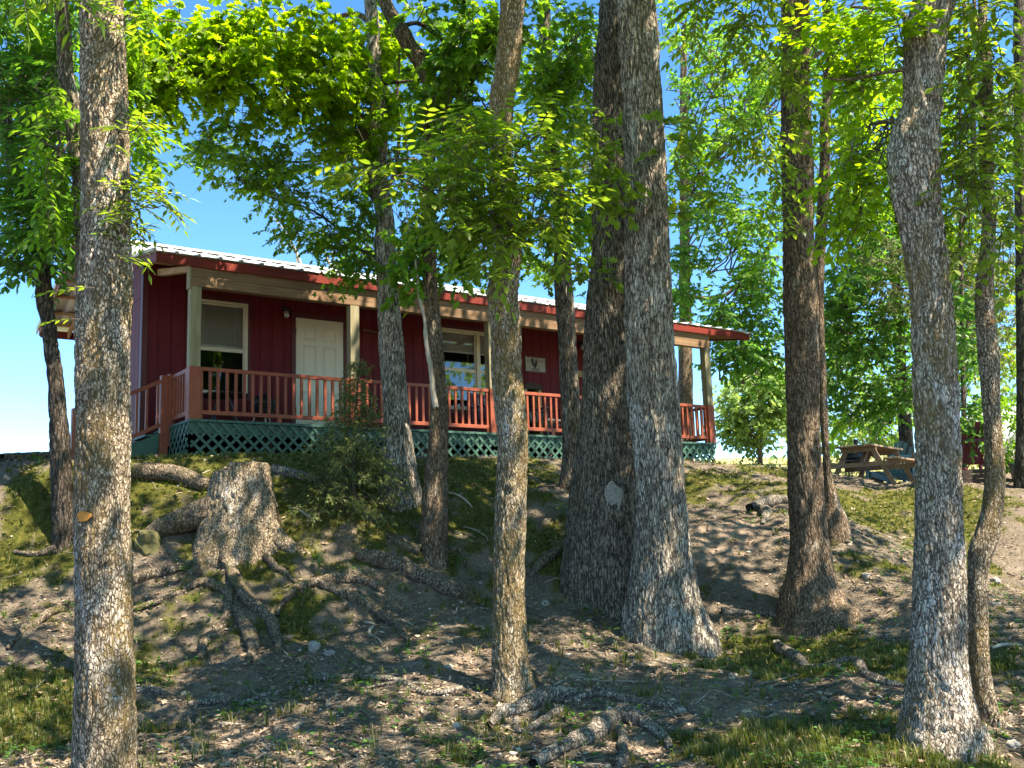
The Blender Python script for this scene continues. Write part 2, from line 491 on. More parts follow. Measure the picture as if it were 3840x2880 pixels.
_ctl_w = [(0, -.45, -.49), (-1.2, -.3, -.50), (1, -.45, -.48), (2.2, -.45, -.43), (4, -.45, -.38), (6.7, -.45, -.32), (8.8, -.5, -.36), (10.6, -.45, -.43), (-2.6, 0.3, -.55), (-3, 4, -.5),
          (.6, -1.0, -.68), (2.4, -1.0, -.66), (4, -1.0, -.63), (5.6, -1, -.6), (7.4, -1.0, -.58), (9.4, -1, -.60), (-.6, -1, -.78), (-4.5, 1.5, -.95), (-6.5, 0, -1.3), (-6, 4, -1.1), (-2.5, 2.5, -.62), (12.75, -1.98, -.90), (12, .5, -.8), (14, -3, -1.1), (-4.57, -14.3, -3.56), (-1, -12, -3.52), (-7, -11, -3.55), (-7, -6, -3.0), (4, -13, -3.65), (9, -9, -3.0), (7, -11, -3.4), (12, -7, -2.0)]
_cp = np.array([at(*c) for c in _ctl_px] + [np.array(c, float) for c in _ctl_w])
_SG = 1.7
def _base(x, y):
    right = 1 / (1 + np.exp(-(x - 8.0) / 1.3))
    return np.interp(y, _prof_y, _prof_z) - .35 * right * np.exp(-(y / 4) ** 2)
_r = _cp[:, 2] - _base(_cp[:, 0], _cp[:, 1])
_A = np.exp(-((_cp[:, None, 0] - _cp[None, :, 0]) ** 2 + (_cp[:, None, 1] - _cp[None, :, 1]) ** 2) / (2 * _SG ** 2))
_wt = np.linalg.solve(_A + .02 * np.eye(len(_cp)), _r)

def H0(x, y):
    x = np.asarray(x, float); y = np.asarray(y, float)
    z = _base(x, y)
    for (cx, cy, _), w in zip(_cp, _wt):
        z = z + w * np.exp(-((x - cx) ** 2 + (y - cy) ** 2) / (2 * _SG ** 2))
    pad = 1 / (1 + np.exp(-(y + .85) / .16)) / (1 + np.exp((y - 9) / .6)) / (1 + np.exp(-(x + 2.4) / .3)) / (1 + np.exp((x - 11.6) / .35))
    z = z * (1 - pad) + pad * np.interp(x, [-3, 0, 2, 4, 7, 10.6, 13], [-.66, -.60, -.57, -.53, -.49, -.52, -.66])
    dd = (x - CAM[0]) * Fh[0] + (y - CAM[1]) * Fh[1]
    far = np.clip(dd - 22.5, 0, None)
    rise = .094 * np.minimum(far, 50) - .02 * np.clip(far - 50, 0, 400)
    m = 1 / (1 + np.exp(-(dd - 23) / .9))
    return z * (1 - m) + m * (-.75 + rise + .15 * n2(x, y, .05, 5))

def H(x, y):
    x = np.asarray(x, float); y = np.asarray(y, float)
    z = H0(x, y)
    near = np.exp(-np.clip(np.abs(y + 7) - 7.5, 0, None) / 2.0)
    slope = np.exp(-((y + 3.6) / 1.7) ** 2)
    near = near * (1 - .75 / (1 + np.exp(-(y + 1.3) / .25)))
    z = z + near * (.05 * n2(x, y, .9, 1) + .022 * n2(x, y, 3.1, 2) + .008 * n2(x, y, 11, 3, 2))
    z = z + slope * near * (.10 * n2(x, y, 1.1, 4) - .05 * np.abs(n2(x, y, 2.7, 6)))
    return z

def Hs(x, y): return float(H(np.array([x]), np.array([y]))[0])

def G(px, py):
    """the ground point seen at (px, py)"""
    r = ray(px, py)
    t = np.linspace(4.5, 40, 700)
    P = CAM + r * t[:, None]
    below = P[:, 2] < H0(P[:, 0], P[:, 1])
    i = int(np.argmax(below)) if below.any() else 699
    p = P[i]
    return np.array([p[0], p[1], Hs(p[0], p[1])])

# where the ground is green (moss and grass): x, y in the picture, radius in metres, strength
_green = [(60, 1050, .8, .6), (40, 1200, .6, .5), (100, 1330, .5, .4), (60, 1560, 1.0, 1.0), (120, 1480, .6, .9), (330, 1010, .8, 1.), (600, 1010, 1.2, 1.), (780, 1010, 1, 1.), (1000, 1020, 1.2, 1.1), (1180, 1020, .9, .9),
          (450, 1300, .5, .4), (600, 1200, .5, .6), (640, 1330, .4, .6), (850, 1420, .6, .35), (1210, 1190, .5, 1.0), (1300, 1290, .4, .8), (1250, 1370, .4, .4),
          (1530, 1040, .9, 1.2), (1640, 1020, 1.0, 1.1), (1850, 1080, 1.2, 1.1), (1930, 1150, .9, .9), (1860, 1190, .6, .6), (1640, 1400, .8, .8), (1750, 1430, .8, .8),
          (1850, 1440, .7, .8), (1680, 1570, .5, 1.), (1560, 1630, .5, .8), (1760, 1620, .6, .9), (2100, 1640, .5, .9), (2130, 1200, .7, .5), (1100, 1600, .6, .35), (900, 1560, .6, .35),
          (1340, 1500, .4, .4), (400, 1560, .4, .4), (2050, 1080, 1.2, .8), (1500, 1240, .5, .3), (2190, 1450, .8, .6), (640, 1420, .5, .35)]
_gp = [(G(a, b)[:2], r, s) for a, b, r, s in _green]
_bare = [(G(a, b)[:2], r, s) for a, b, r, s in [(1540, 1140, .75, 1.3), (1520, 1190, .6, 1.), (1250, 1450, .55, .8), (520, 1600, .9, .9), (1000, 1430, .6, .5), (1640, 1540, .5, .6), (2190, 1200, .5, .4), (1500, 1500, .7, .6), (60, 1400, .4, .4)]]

def veg(x, y):
    g = np.full(np.shape(x), .17)
    for c, r, s in _gp:
        g = g + s * np.exp(-((x - c[0]) ** 2 + (y - c[1]) ** 2) / (2 * (r * .8) ** 2)) * .52
    for c, r, s in _bare:
        g = g - s * np.exp(-((x - c[0]) ** 2 + (y - c[1]) ** 2) / (2 * (r * .7) ** 2)) * .8
    g = g + .36 * n2(x, y, 1.3, 9, 4) + .36 * n2(x, y, 4.0, 10, 4)
    dd = (x - CAM[0]) * Fh[0] + (y - CAM[1]) * Fh[1]
    g = g + np.clip((dd - 20) / 3, 0, 1) * 1.2
    return np.clip(g, 0, 1)

# ground sheet
def _axis(lo, hi, step, outer):
    mid = np.arange(lo, hi + step / 2, step)
    return np.concatenate([lo - np.array(outer)[::-1], mid, hi + np.array(outer)])
_out = np.cumsum(np.geomspace(.15, 90, 34))
gx = _axis(-7.5, 14.5, .064, _out)
gy = _axis(-13.2, 1.0, .054, _out)
GX, GY = np.meshgrid(gx, gy, indexing='ij')
GZ = H(GX, GY)
nx, ny = GX.shape
idx = np.arange(nx * ny).reshape(nx, ny)
gF = np.stack([idx[:-1, :-1], idx[1:, :-1], idx[1:, 1:], idx[:-1, 1:]], -1).reshape(-1, 4)

m, nt, p = mat_new('ground_soil')
v = mapping(nt, (1, 1, 1))
att = nt.nodes.new('ShaderNodeAttribute'); att.attribute_name = 'veg'
far_att = nt.nodes.new('ShaderNodeAttribute'); far_att.attribute_name = 'field'
soil = ramp(nt, noise(nt, v, 2.2, 8, .7), [(.30, (.058, .044, .031)), (.45, (.125, .10, .073)), (.60, (.23, .185, .14)), (.75, (.38, .315, .25))])
soil = mixc(nt, ramp(nt, noise(nt, v, 38, 6, .75), [(.42, (0, 0, 0)), (.62, (.75, .75, .75))]), soil, (.33, .275, .22))
soil = mixc(nt, ramp(nt, noise(nt, v, 75, 4, .8), [(.52, (0, 0, 0)), (.66, (.8, .8, .8))]), soil, (.075, .055, .042))
moss = ramp(nt, noise(nt, v, 14, 7, .75), [(.3, (.045, .05, .014)), (.5, (.095, .10, .022)), (.66, (.17, .16, .04)), (.8, (.27, .215, .11))])
gfac = ramp(nt, mth(nt, 'ADD', att.outputs['Fac'], mth(nt, 'MULTIPLY', mth(nt, 'SUBTRACT', noise(nt, v, 22, 6, .75), .5), .9)), [(.38, (0, 0, 0)), (.62, (1, 1, 1))])
base = mixc(nt, gfac, soil, moss)
fieldc = ramp(nt, noise(nt, mapping(nt, (1, 1, 1)), .9, 6, .7), [(.3, (.26, .29, .10)), (.5, (.37, .37, .16)), (.7, (.46, .42, .24))])
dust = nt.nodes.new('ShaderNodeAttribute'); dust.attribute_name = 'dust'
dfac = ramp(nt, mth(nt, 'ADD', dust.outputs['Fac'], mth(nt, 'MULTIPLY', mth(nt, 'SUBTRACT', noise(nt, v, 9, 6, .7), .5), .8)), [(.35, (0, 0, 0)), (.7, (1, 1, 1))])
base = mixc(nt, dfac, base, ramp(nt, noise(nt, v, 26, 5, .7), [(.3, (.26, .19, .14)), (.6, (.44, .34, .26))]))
base = mixc(nt, far_att.outputs['Fac'], base, fieldc)
lk(nt, base, p.inputs['Base Color'])
p.inputs['Roughness'].default_value = .95
p.inputs['Specular IOR Level'].default_value = .1
bump(nt, p, mth(nt, 'ADD', noise(nt, v, 30, 6, .75), noise(nt, v, 90, 4, .8)), 1.0, .035)
MT['ground'] = m

ground = bulk('ground', np.stack([GX, GY, GZ], -1).reshape(-1, 3), gF, MT['ground'], smooth=True, kind='structure')
ground.data.attributes.new('veg', 'FLOAT', 'POINT').data.foreach_set('value', veg(GX, GY).ravel().astype(np.float32))
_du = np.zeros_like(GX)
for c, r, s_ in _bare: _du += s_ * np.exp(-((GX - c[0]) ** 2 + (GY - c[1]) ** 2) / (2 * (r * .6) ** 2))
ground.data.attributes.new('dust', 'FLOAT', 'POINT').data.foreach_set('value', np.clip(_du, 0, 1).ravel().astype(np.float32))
_dd = (GX - CAM[0]) * Fh[0] + (GY - CAM[1]) * Fh[1]
ground.data.attributes.new('field', 'FLOAT', 'POINT').data.foreach_set('value', np.clip((_dd - 21.5) / 4, 0, 1).ravel().astype(np.float32))

# ------------------------------------------------------------------ trunks
def catmull(P, n):
    P = np.asarray(P, float)
    if len(P) == 2: return P[0] + (P[1] - P[0]) * np.linspace(0, 1, n)[:, None]
    L = np.concatenate([[0], np.cumsum(np.linalg.norm(np.diff(P[:, :3], axis=0), axis=1) + 1e-6)])
    t = np.linspace(0, L[-1], n)
    out = np.empty((n, P.shape[1]))
    k = np.clip(np.searchsorted(L, t, side='right') - 1, 0, len(P) - 2)
    u = (t - L[k]) / (L[k + 1] - L[k])
    Pm = np.vstack([2 * P[0] - P[1], P, 2 * P[-1] - P[-2]])
    # finite-difference tangents on the uneven spacing
    m_ = np.empty_like(P)
    for i in range(len(P)):
        if i == 0: m_[i] = (P[1] - P[0]) / (L[1] - L[0])
        elif i == len(P) - 1: m_[i] = (P[-1] - P[-2]) / (L[-1] - L[-2])
        else: m_[i] = .5 * ((P[i] - P[i - 1]) / (L[i] - L[i - 1]) + (P[i + 1] - P[i]) / (L[i + 1] - L[i]))
    h = (L[k + 1] - L[k])[:, None]; u = u[:, None]
    return ((2 * u ** 3 - 3 * u ** 2 + 1) * P[k] + (u ** 3 - 2 * u ** 2 + u) * h * m_[k] + (-2 * u ** 3 + 3 * u ** 2) * P[k + 1] + (u ** 3 - u ** 2) * h * m_[k + 1])

def skin(path, name, mat, parent, seg, step, amp=.012, freq=15, fz=.2, lobes=0.0, lobe_n=5, lobe_h=.4, seed=0, cap=True, ridge=True, scars=()):
    """path rows: x y z r ; a swept body with real bark relief"""
    path = np.asarray(path, float)
    L = np.linalg.norm(np.diff(path[:, :3], axis=0), axis=1).sum()
    n = max(4, int(L / step))
    Q = catmull(path, n)
    C, R = Q[:, :3], np.maximum(Q[:, 3], .002)
    T = np.gradient(C, axis=0); T /= np.linalg.norm(T, axis=1)[:, None]
    main = T.mean(0)
    ref = np.array([0, -1.0, 0]) if abs(main[2]) > abs(main[1]) * .8 else np.array([0, 0, 1.0])
    S = np.cross(T, ref); S /= np.linalg.norm(S, axis=1)[:, None]
    B = np.cross(S, T)
    a = np.linspace(0, 2 * math.pi, seg, endpoint=False)
    dirs = S[:, None, :] * np.cos(a)[None, :, None] + B[:, None, :] * np.sin(a)[None, :, None]
    s = np.linspace(0, L, n)
    P3 = np.stack([np.cos(a)[None] * R[:, None], np.sin(a)[None] * R[:, None], np.broadcast_to(s[:, None] * fz, (n, seg))], -1) * freq + seed * 9.7
    warp = perlin(P3 * .45 + 3.3)
    P3 = P3 + warp[..., None] * .5
    if ridge:
        r1 = 1 - np.abs(perlin(P3)) * 2.4
        r2 = 1 - np.abs(perlin(P3 * 2.1 + 5)) * 2.4
        h = -np.clip(r1, 0, 1) ** 1.5 * 1.2 + .35 * r2 * -1 + .5
    else:
        h = fbm(P3, 3)
    big = perlin(np.stack([np.cos(a)[None] * np.ones((n, 1)) * 1.1, np.sin(a)[None] * np.ones((n, 1)) * 1.1, np.broadcast_to(s[:, None] * .9, (n, seg))], -1) + seed * 3.1)
    am = np.minimum(amp, R * .22)[:, None]
    rad = R[:, None] * (1 + .09 * big) + am * h
    if lobes:
        ph = seed * 1.3
        lob = (.5 + .5 * np.cos(lobe_n * a[None] + ph + .8 * np.sin(2 * a[None] + seed))) ** 1.6
        rad = rad + lobes * lob * np.exp(-(np.clip(s - lobe_h * .2, 0, None)[:, None] / lobe_h) ** 1.3)
    V = C[:, None, :] + dirs * rad[..., None]
    for c_, w_, h_, dep in scars:
        lat = (V - c_) @ Rv; dz = V[..., 2] - c_[2]
        face = np.clip(-(dirs @ Fh), 0, 1)
        q = (lat / w_) ** 2 + (dz / h_) ** 2
        V = V + dirs * ((-dep * np.exp(-q * 1.6) + dep * .45 * np.exp(-(np.sqrt(q) - 1.35) ** 2 * 6)) * face)[..., None]
    ii = np.arange(n * seg).reshape(n, seg)
    F = np.stack([ii[:-1], np.roll(ii[:-1], -1, 1), np.roll(ii[1:], -1, 1), ii[1:]], -1).reshape(-1, 4)
    V = V.reshape(-1, 3)
    if cap:
        V = np.vstack([V, C[-1] + dirs[-1] * R[-1] * .6 + T[-1] * R[-1] * .12, C[-1] + dirs[-1] * R[-1] * .02 + T[-1] * R[-1] * .14])
        l0 = ii[-1]; l1 = n * seg + np.arange(seg); l2 = l1 + seg
        for a_, b_ in ((l0, l1), (l1, l2)):
            F = np.vstack([F, np.stack([a_, np.roll(a_, -1), np.roll(b_, -1), b_], -1)])
    return bulk(name, V, F, mat, parent, smooth=True), Q

def add_limb(path, parent, mat, name='limb', seg=14, step=.05, amp=.006, seed=0):
    return skin(path, name, mat, parent, seg, step, amp, 20, .25, seed=seed)[0]

def trunk_path(base, pts, top=9.0, lean=None, d=None):
    """base=(px, py, depth); pts=[(left, right, y)...] from the base upwards"""
    P0 = at(*base)
    rows = []
    for l, r_, y in pts:
        p, t = upright((l + r_) / 2, y, P0)
        rows.append([*p, (r_ - l) / 2 * t / F22])
    rows = np.array(rows)
    rows = rows[np.argsort(rows[:, 2])]
    b = rows[0].copy(); b[2] -= .9; b[3] *= 1.04
    rows = np.vstack([b, rows])
    if top and rows[-1, 2] < top:
        dirn = rows[-1, :3] - rows[-3, :3]; dirn /= dirn[2]
        if lean is not None: dirn[:2] = lean
        h = top - rows[-1, 2]
        e0 = rows[-1].copy()
        for f in (.35, .7, 1.0):
            p = e0.copy(); p[:3] = e0[:3] + dirn * h * f; p[3] = e0[3] * (1 - .55 * f)
            rows = np.vstack([rows, p])
    return P0, rows

# ------------------------------------------------------------------ foliage
def _leaf(kind):
    """a leaf along +y from the origin, unit length, folded a little about its midrib"""
    if kind == 'lobed':      # oak / maple
        half = [(0, 0), (.30, .10), (.17, .30), (.50, .46), (.20, .60), (.26, .80), (0, 1.0)]
    elif kind == 'oak':
        half = [(0, 0), (.25, .24), (.10, .40), (.33, .60), (.13, .74), (0, 1.0)]
    elif kind == 'ellip':
        half = [(0, 0), (.20, .24), (.24, .58), (0, 1.0)]
    elif kind == 'slim':
        half = [(0, 0), (.15, .45), (0, 1.0)]
    else:                    # 'far'
        return np.array([(0, 0, 0), (.27, .45, .03), (0, 1, -.08), (-.27, .45, .03)]), np.array([(0, 1, 2), (0, 2, 3)])
    k = len(half)
    V = [(0, 0, 0), (0, .5, 0), (0, 1, 0)]
    mid = [(0, y, -.06 * math.sin(math.pi * y)) for _, y in half]
    V, F = [], []
    # midrib verts: base, centre, tip; sides fan on the centre
    V = [(0, 0, 0), (0, .45, -.03), (0, 1, -.10)]
    for sgn in (1, -1):
        st = len(V)
        pts = half[1:-1]
        V += [(sgn * x, y, .10 * x * 2 - .10 * y * y) for x, y in pts]
        ring = [0] + list(range(st, st + len(pts))) + [2]
        for i in range(len(ring) - 1):
            F.append((1, ring[i], ring[i + 1]) if sgn < 0 else (1, ring[i + 1], ring[i]))
    return np.array(V, float), np.array(F)
LEAFS = {k: _leaf(k) for k in ('lobed', 'oak', 'ellip', 'slim', 'far')}

def frames(D, N):
    D = D / (np.linalg.norm(D, axis=1)[:, None] + 1e-9)
    X = np.cross(D, N); X /= np.linalg.norm(X, axis=1)[:, None] + 1e-9
    Z = np.cross(X, D)
    return np.stack([X, D, Z], -1)      # columns

def place_leaves(kind, P, D, N, S):
    V0, F0 = LEAFS[kind]
    R = frames(D, N)
    V = np.einsum('nij,kj->nki', R, V0) * S[:, None, None] + P[:, None, :]
    F = F0[None] + (np.arange(len(P)) * len(V0))[:, None, None]
    return V.reshape(-1, 3), F.reshape(-1, 3)

def segs(A, B, ra, rb):
    A, B = np.asarray(A), np.asarray(B)
    D = B - A; D /= np.linalg.norm(D, axis=1)[:, None] + 1e-9
    ref = np.where(np.abs(D[:, 2:3]) > .9, np.array([[1.0, 0, 0]]), np.array([[0, 0, 1.0]]))
    X = np.cross(D, ref); X /= np.linalg.norm(X, axis=1)[:, None] + 1e-9
    Y = np.cross(X, D)
    vs = []
    for P, r in ((A, ra), (B, rb)):
        for k in range(3):
            a = 2 * math.pi * k / 3
            vs.append(P + (X * math.cos(a) + Y * math.sin(a)) * np.asarray(r)[:, None])
    V = np.stack(vs, 1).reshape(-1, 3)
    F0 = np.array([(0, 1, 4, 3), (1, 2, 5, 4), (2, 0, 3, 5)])
    F = F0[None] + (np.arange(len(A)) * 6)[:, None, None]
    return V, F.reshape(-1, 4)

class Fol:
    def __init__(s):
        s.leaf = []; s.sa = []; s.sb = []; s.ra = []; s.rb = []
    def seg(s, pts, r0, r1):
        n = len(pts) - 1
        rr = np.linspace(r0, r1, n + 1)
        for i in range(n):
            s.sa.append(pts[i]); s.sb.append(pts[i + 1]); s.ra.append(rr[i]); s.rb.append(rr[i + 1])
    def branch(s, a, b, r0=.014, r1=.005, n=6, wob=.12):
        a, b = np.asarray(a, float), np.asarray(b, float)
        L = np.linalg.norm(b - a)
        t = np.linspace(0, 1, n)[:, None]
        off = rng.normal(size=(n, 3)) * L * wob * np.sin(math.pi * t) * .6
        sag = np.array([0, 0, .08 * L]) * np.sin(math.pi * t)
        P = a + (b - a) * t + off + sag
        s.seg(P, r0, r1)
        return P
    def twig(s, q, dirn, L, nl, size, spread=1.0, droop=.25, r=.003):
        dirn = dirn / np.linalg.norm(dirn)
        m_ = q + dirn * L * .55 + np.array([0, 0, .03 * L])
        e = q + dirn * L + np.array([0, 0, -droop * L * .5])
        s.seg(np.array([q, m_, e]), r, r * .5)
        t = rng.uniform(.25, 1.0, nl)
        P = np.where(t[:, None] < .55, q + (m_ - q) * (t / .55)[:, None], m_ + (e - m_) * ((t - .55) / .45)[:, None])
        side = np.cross(dirn, [0, 0, 1.0]); side /= np.linalg.norm(side) + 1e-9
        sg = rng.choice([-1, 1], nl)
        D = dirn * rng.uniform(.2, .9, nl)[:, None] + side * (sg * rng.uniform(.4, 1.0, nl))[:, None] * spread + rng.normal(size=(nl, 3)) * .3
        D[:, 2] -= droop + rng.uniform(0, .35, nl)
        N = np.array([0, 0, 1.0]) + rng.normal(size=(nl, 3)) * .5
        s.leaf.append((P, D, N, size * rng.uniform(.6, 1.15, nl)))
    def spray(s, q, dirn, nleaf, size, gap):
        """a pinnate shoot: paired leaflets down a curved stalk"""
        dirn = dirn / np.linalg.norm(dirn)
        L = gap * (nleaf / 2 + .5)
        side = np.cross(dirn, [0, 0, 1.0]); side /= np.linalg.norm(side) + 1e-9
        pts = [q + dirn * L * u + np.array([0, 0, -.22 * L * u * u]) for u in np.linspace(0, 1, 5)]
        s.seg(np.array(pts), .003, .0015)
        P, D = [], []
        for i in range(nleaf // 2):
            u = (i + 1) / (nleaf / 2 + .3)
            c = q + dirn * L * u + np.array([0, 0, -.22 * L * u * u])
            for sg in (-1, 1):
                P.append(c); D.append(dirn * .55 + side * sg * .8 + np.array([0, 0, -.25]) + rng.normal(size=3) * .08)
        P.append(pts[-1]); D.append(dirn + np.array([0, 0, -.4]))
        P, D = np.array(P), np.array(D)
        N = np.array([0, 0, 1.0]) + rng.normal(size=P.shape) * .22
        s.leaf.append((P, D, N, size * rng.uniform(.8, 1.1, len(P))))
    def fill(s, anchor, center, rad, nb, nt, nl, size, tl=.45, r0=.012, droop=.25, near=.25, mode='twig', gap=.07):
        """branches from anchor into an egg of radii rad (side, up, away); twigs with leaves along them"""
        center = np.asarray(center, float)
        for _ in range(nb):
            w = rng.normal(size=3); w /= np.linalg.norm(w); w *= rng.uniform(.25, 1) ** .5
            tgt = center + Rv * w[0] * rad[0] + np.array([0, 0, 1.0]) * w[1] * rad[1] + Fh * w[2] * rad[2]
            an = np.asarray(anchor, float)
            if an.ndim == 2: an = an[rng.integers(len(an))]
            P = s.branch(an, tgt, r0, .004)
            for _ in range(nt):
                u = rng.uniform(near, 1) ** .8 * (len(P) - 1)
                i = min(int(u), len(P) - 2)
                q = P[i] + (P[i + 1] - P[i]) * (u - i)
                d_ = (P[i + 1] - P[i]); d_ = d_ / (np.linalg.norm(d_) + 1e-9) * .7 + rng.normal(size=3) * np.array([.8, .8, .45])
                if mode == 'twig': s.twig(q, d_, tl * rng.uniform(.5, 1.2), nl, size, droop=droop)
                else: s.spray(q, d_, nl, size, gap)
    def build(s, parent, kind, mat, single=0, name='crown', wood='twig', wmat=None):
        P, D, N, S = (np.concatenate([l[i] for l in s.leaf]) for i in range(4))
        if single:
            dist = np.linalg.norm(P - CAM, axis=1)
            px, py, _ = project(P)
            vis = (px > -20) & (px < 2232) & (py > -20) & (py < 1680)
            order = np.argsort(-(S / dist) * vis)[:single]
            me0 = None
            R = frames(D, N)
            V0, F0 = LEAFS[kind]
            for k in order:
                if me0 is None:
                    me0 = bpy.data.meshes.new('leaf')
                    me0.from_pydata([tuple(x) for x in V0], [], [tuple(map(int, f)) for f in F0])
                    me0.materials.append(mat)
                o = bpy.data.objects.new('leaf', me0)
                COL.objects.link(o)
                o.parent = parent
                Mx = Matrix.Identity(4)
                for a_ in range(3):
                    for b_ in range(3): Mx[a_][b_] = R[k, a_, b_] * S[k]
                    Mx[a_][3] = P[k, a_] - parent.location[a_]
                o.matrix_basis = Mx
            keep = np.ones(len(P), bool); keep[order] = False
            P, D, N, S = P[keep], D[keep], N[keep], S[keep]
        if len(P):
            V, F = place_leaves(kind, P, D, N, S)
            bulk(name, V, F, mat, parent, kind='stuff')
        if s.sa:
            V, F = segs(s.sa, s.sb, np.array(s.ra), np.array(s.rb))
            bulk(wood, V, F, wmat or MT['twig'], parent, kind='stuff')
        print('leaves', len(P), name)

_sunspots = [(540, 1600, .42), (450, 1590, .25), (660, 1612, .3), (1525, 1130, .38), (1560, 1155, .25), (1225, 1450, .3), (1300, 1462, .2), (1690, 1560, .42), (1620, 1530, .28), (1430, 1540, .2), (330, 1005, .55), (600, 1005, .7), (800, 1000, .35),
             (340, 1090, .35), (1500, 1040, .3), (1850, 1060, .6), (1930, 1150, .3), (1860, 1215, .3), (2110, 1250, .4), (2190, 1180, .45), (60, 1560, .35), (30, 1395, .28), (1050, 1010, .35), (2110, 1640, .35), (1000, 1402, .2), (850, 1395, .18), (2150, 1350, .25),
             (620, 1100, .25), (1180, 1310, .15), (1320, 1290, .15), (1780, 1620, .3), (100, 1640, .3), (1950, 1050, .4), (1340, 1610, .2), (760, 1010, .5), (740, 950, .4), (1010, 1190, .15), (330, 1545, .2), (1240, 1240, .12), (700, 1290, .15)]
GAPS = [(G(a, b), r) for a, b, r in _sunspots] + [(at(2030, 1330, 7.4), .22), (at(2030, 1180, 7.5), .12), (at(228, 1480, 6.1), .2), (at(240, 700, 6.1), .18), (at(1400, 600, 10.8), .3), (at(1105, 1180, 8.9), .12), (at(1000, 350, 8.6), .5), (at(1150, 300, 8.6), .3), (at(600, 120, 13), 1.2), (at(850, 200, 13.5), .9), (at(1860, 150, 8.4), .5)]

def canopy(fol, center, rad, n, size):
    """high crown above the picture: shades the ground"""
    k = n // 9
    c = rng.normal(size=(k, 3)); c /= np.linalg.norm(c, axis=1)[:, None]; c *= rng.uniform(.05, 1, (k, 1)) ** .4
    c = np.asarray(center) + c * np.asarray(rad)
    c = c[fbm(c * np.array([.55, .55, .3]) + 4.4, 3) > -.22]
    P = np.repeat(c, 9, 0) + rng.normal(size=(len(c) * 9, 3)) * np.array([.32, .32, .2])
    D = rng.normal(size=P.shape); D[:, 2] -= .4
    N = np.array([0, 0, 1.0]) + rng.normal(size=P.shape) * .6
    # keep only leaves that fall outside the view; they serve as shade
    S = size * rng.uniform(.7, 1.2, len(P))
    px, py, z = project(P)
    ok = (py < -60) | (px < -120) | (px > 2330) | (z < 0)
    fol.leaf.append((P[ok], D[ok], N[ok], S[ok]))

def tree(name, label, cat, base, pts, mat, seg=72, step=.03, amp=.012, top=9.0, freq=15, fz=.2, lobes=0, lobe_h=.4, lobe_n=5, group=None, seed=0, lean=None, scars=()):
    P0, rows = trunk_path(base, pts, top, lean)
    sc_ = [(upright(a_, b_, P0)[0], w_, h_, d_) for a_, b_, w_, h_, d_ in scars]
    root = empty(name, (rows[1, 0], rows[1, 1], rows[1, 2]))
    tag(root, label, cat, group)
    _, Q = skin(rows, 'trunk', mat, root, seg, step, amp, freq, fz, lobes, lobe_n, lobe_h, seed, scars=sc_)
    return root, P0, rows, Q

def on_plane(P0, pts):
    """pts: (px, py, width_px, push) -> x y z r rows in the plane of P0, pushed away by push metres"""
    out = []
    for q in pts:
        px, py, w = q[:3]
        push = q[3] if len(q) > 3 else 0
        p, t = upright(px, py, P0 + Fh * push)
        out.append([*p, w / 2 * t / F22])
    return np.array(out)

def ground_root(pts, name, parent, mat, seg=20, step=.03, amp=.012, sink=.25, seed=0, d=None):
    """a root lying on the ground: pts (px, py, width_px)"""
    rows = []
    for px, py, w in pts:
        g = G(px, py)
        t = (g - CAM) @ Fv
        r = w / 2 * t / F22
        rows.append([g[0], g[1], g[2] + r * (1 - sink * 2), r])
    rows = np.array(rows)
    Q = catmull(rows, max(6, int(len(rows) * 4)))
    hz = H(Q[:, 0], Q[:, 1])
    Q[:, 2] = np.maximum(Q[:, 2], hz + Q[:, 3] * (1 - sink * 3.2))
    Q[:, :2] += .035 * np.stack([perlin(np.stack([Q[:, 0] * 4, Q[:, 1] * 4, Q[:, 2] * 0 + seed + j * 7], -1)) for j in (0, 1)], -1)
    Q[:, 3] *= 1 + .35 * perlin(np.stack([Q[:, 0] * 3, Q[:, 1] * 3, Q[:, 2] * 0 + seed], -1))
    return skin(Q, name, mat, parent, seg, step, amp, 18, .3, seed=seed)[0]
# ================================================================== the trees
T = {}
# pale trunk in front, at the left
T['T1'] = tree('oak_tree', 'pale lichened trunk nearest at the left, with an orange saw cut on its bark', 'tree', (228, 1790, 6.2),
    [(147, 303, 1790), (152, 299, 1700), (163, 293, 1625), (167, 290, 1511), (168, 286, 1355), (166, 284, 1222), (162, 276, 1108), (168, 279, 922), (167, 277, 820), (167, 277, 745), (170, 282, 640), (176, 279, 524), (178, 272, 250), (176, 265, 0)],
    BK['plates'], 110, .022, .010, 8, 26, .34, lobes=.05, seed=1, scars=[(232, 590, .03, .04, -.012), (250, 1225, .05, .03, .02), (205, 1117, .045, .03, .012), (200, 380, .04, .05, -.012)])
T['T10'] = tree('oak_tree', 'thick pale trunk with a long sunlit patch, kinked near its top, at the right', 'tree', (2035, 1608, 7.5),
    [(1935, 2140, 1611), (1946, 2118, 1566), (1957, 2100, 1513), (1964, 2086, 1444), (1971, 2083, 1339), (1974, 2082, 1234), (1979, 2079, 1094), (1981, 2076, 1021), (1979, 2068, 892), (1974, 2060, 763), (1970, 2053, 634), (1956, 2044, 547), (1943, 2033, 474), (1929, 2027, 420), (1922, 2026, 365), (1924, 2027, 310), (1944, 2028, 255), (1953, 2034, 219), (1954, 2038, 146), (1957, 2044, 73), (1972, 2050, 15), (1990, 2058, -60)],
    BK['pale'], 110, .024, .015, 9, 24, .26, lobes=.06, seed=2, scars=[(1978, 130, .035, .42, .05), (1935, 440, .05, .10, -.03), (2030, 240, .05, .12, -.025)])
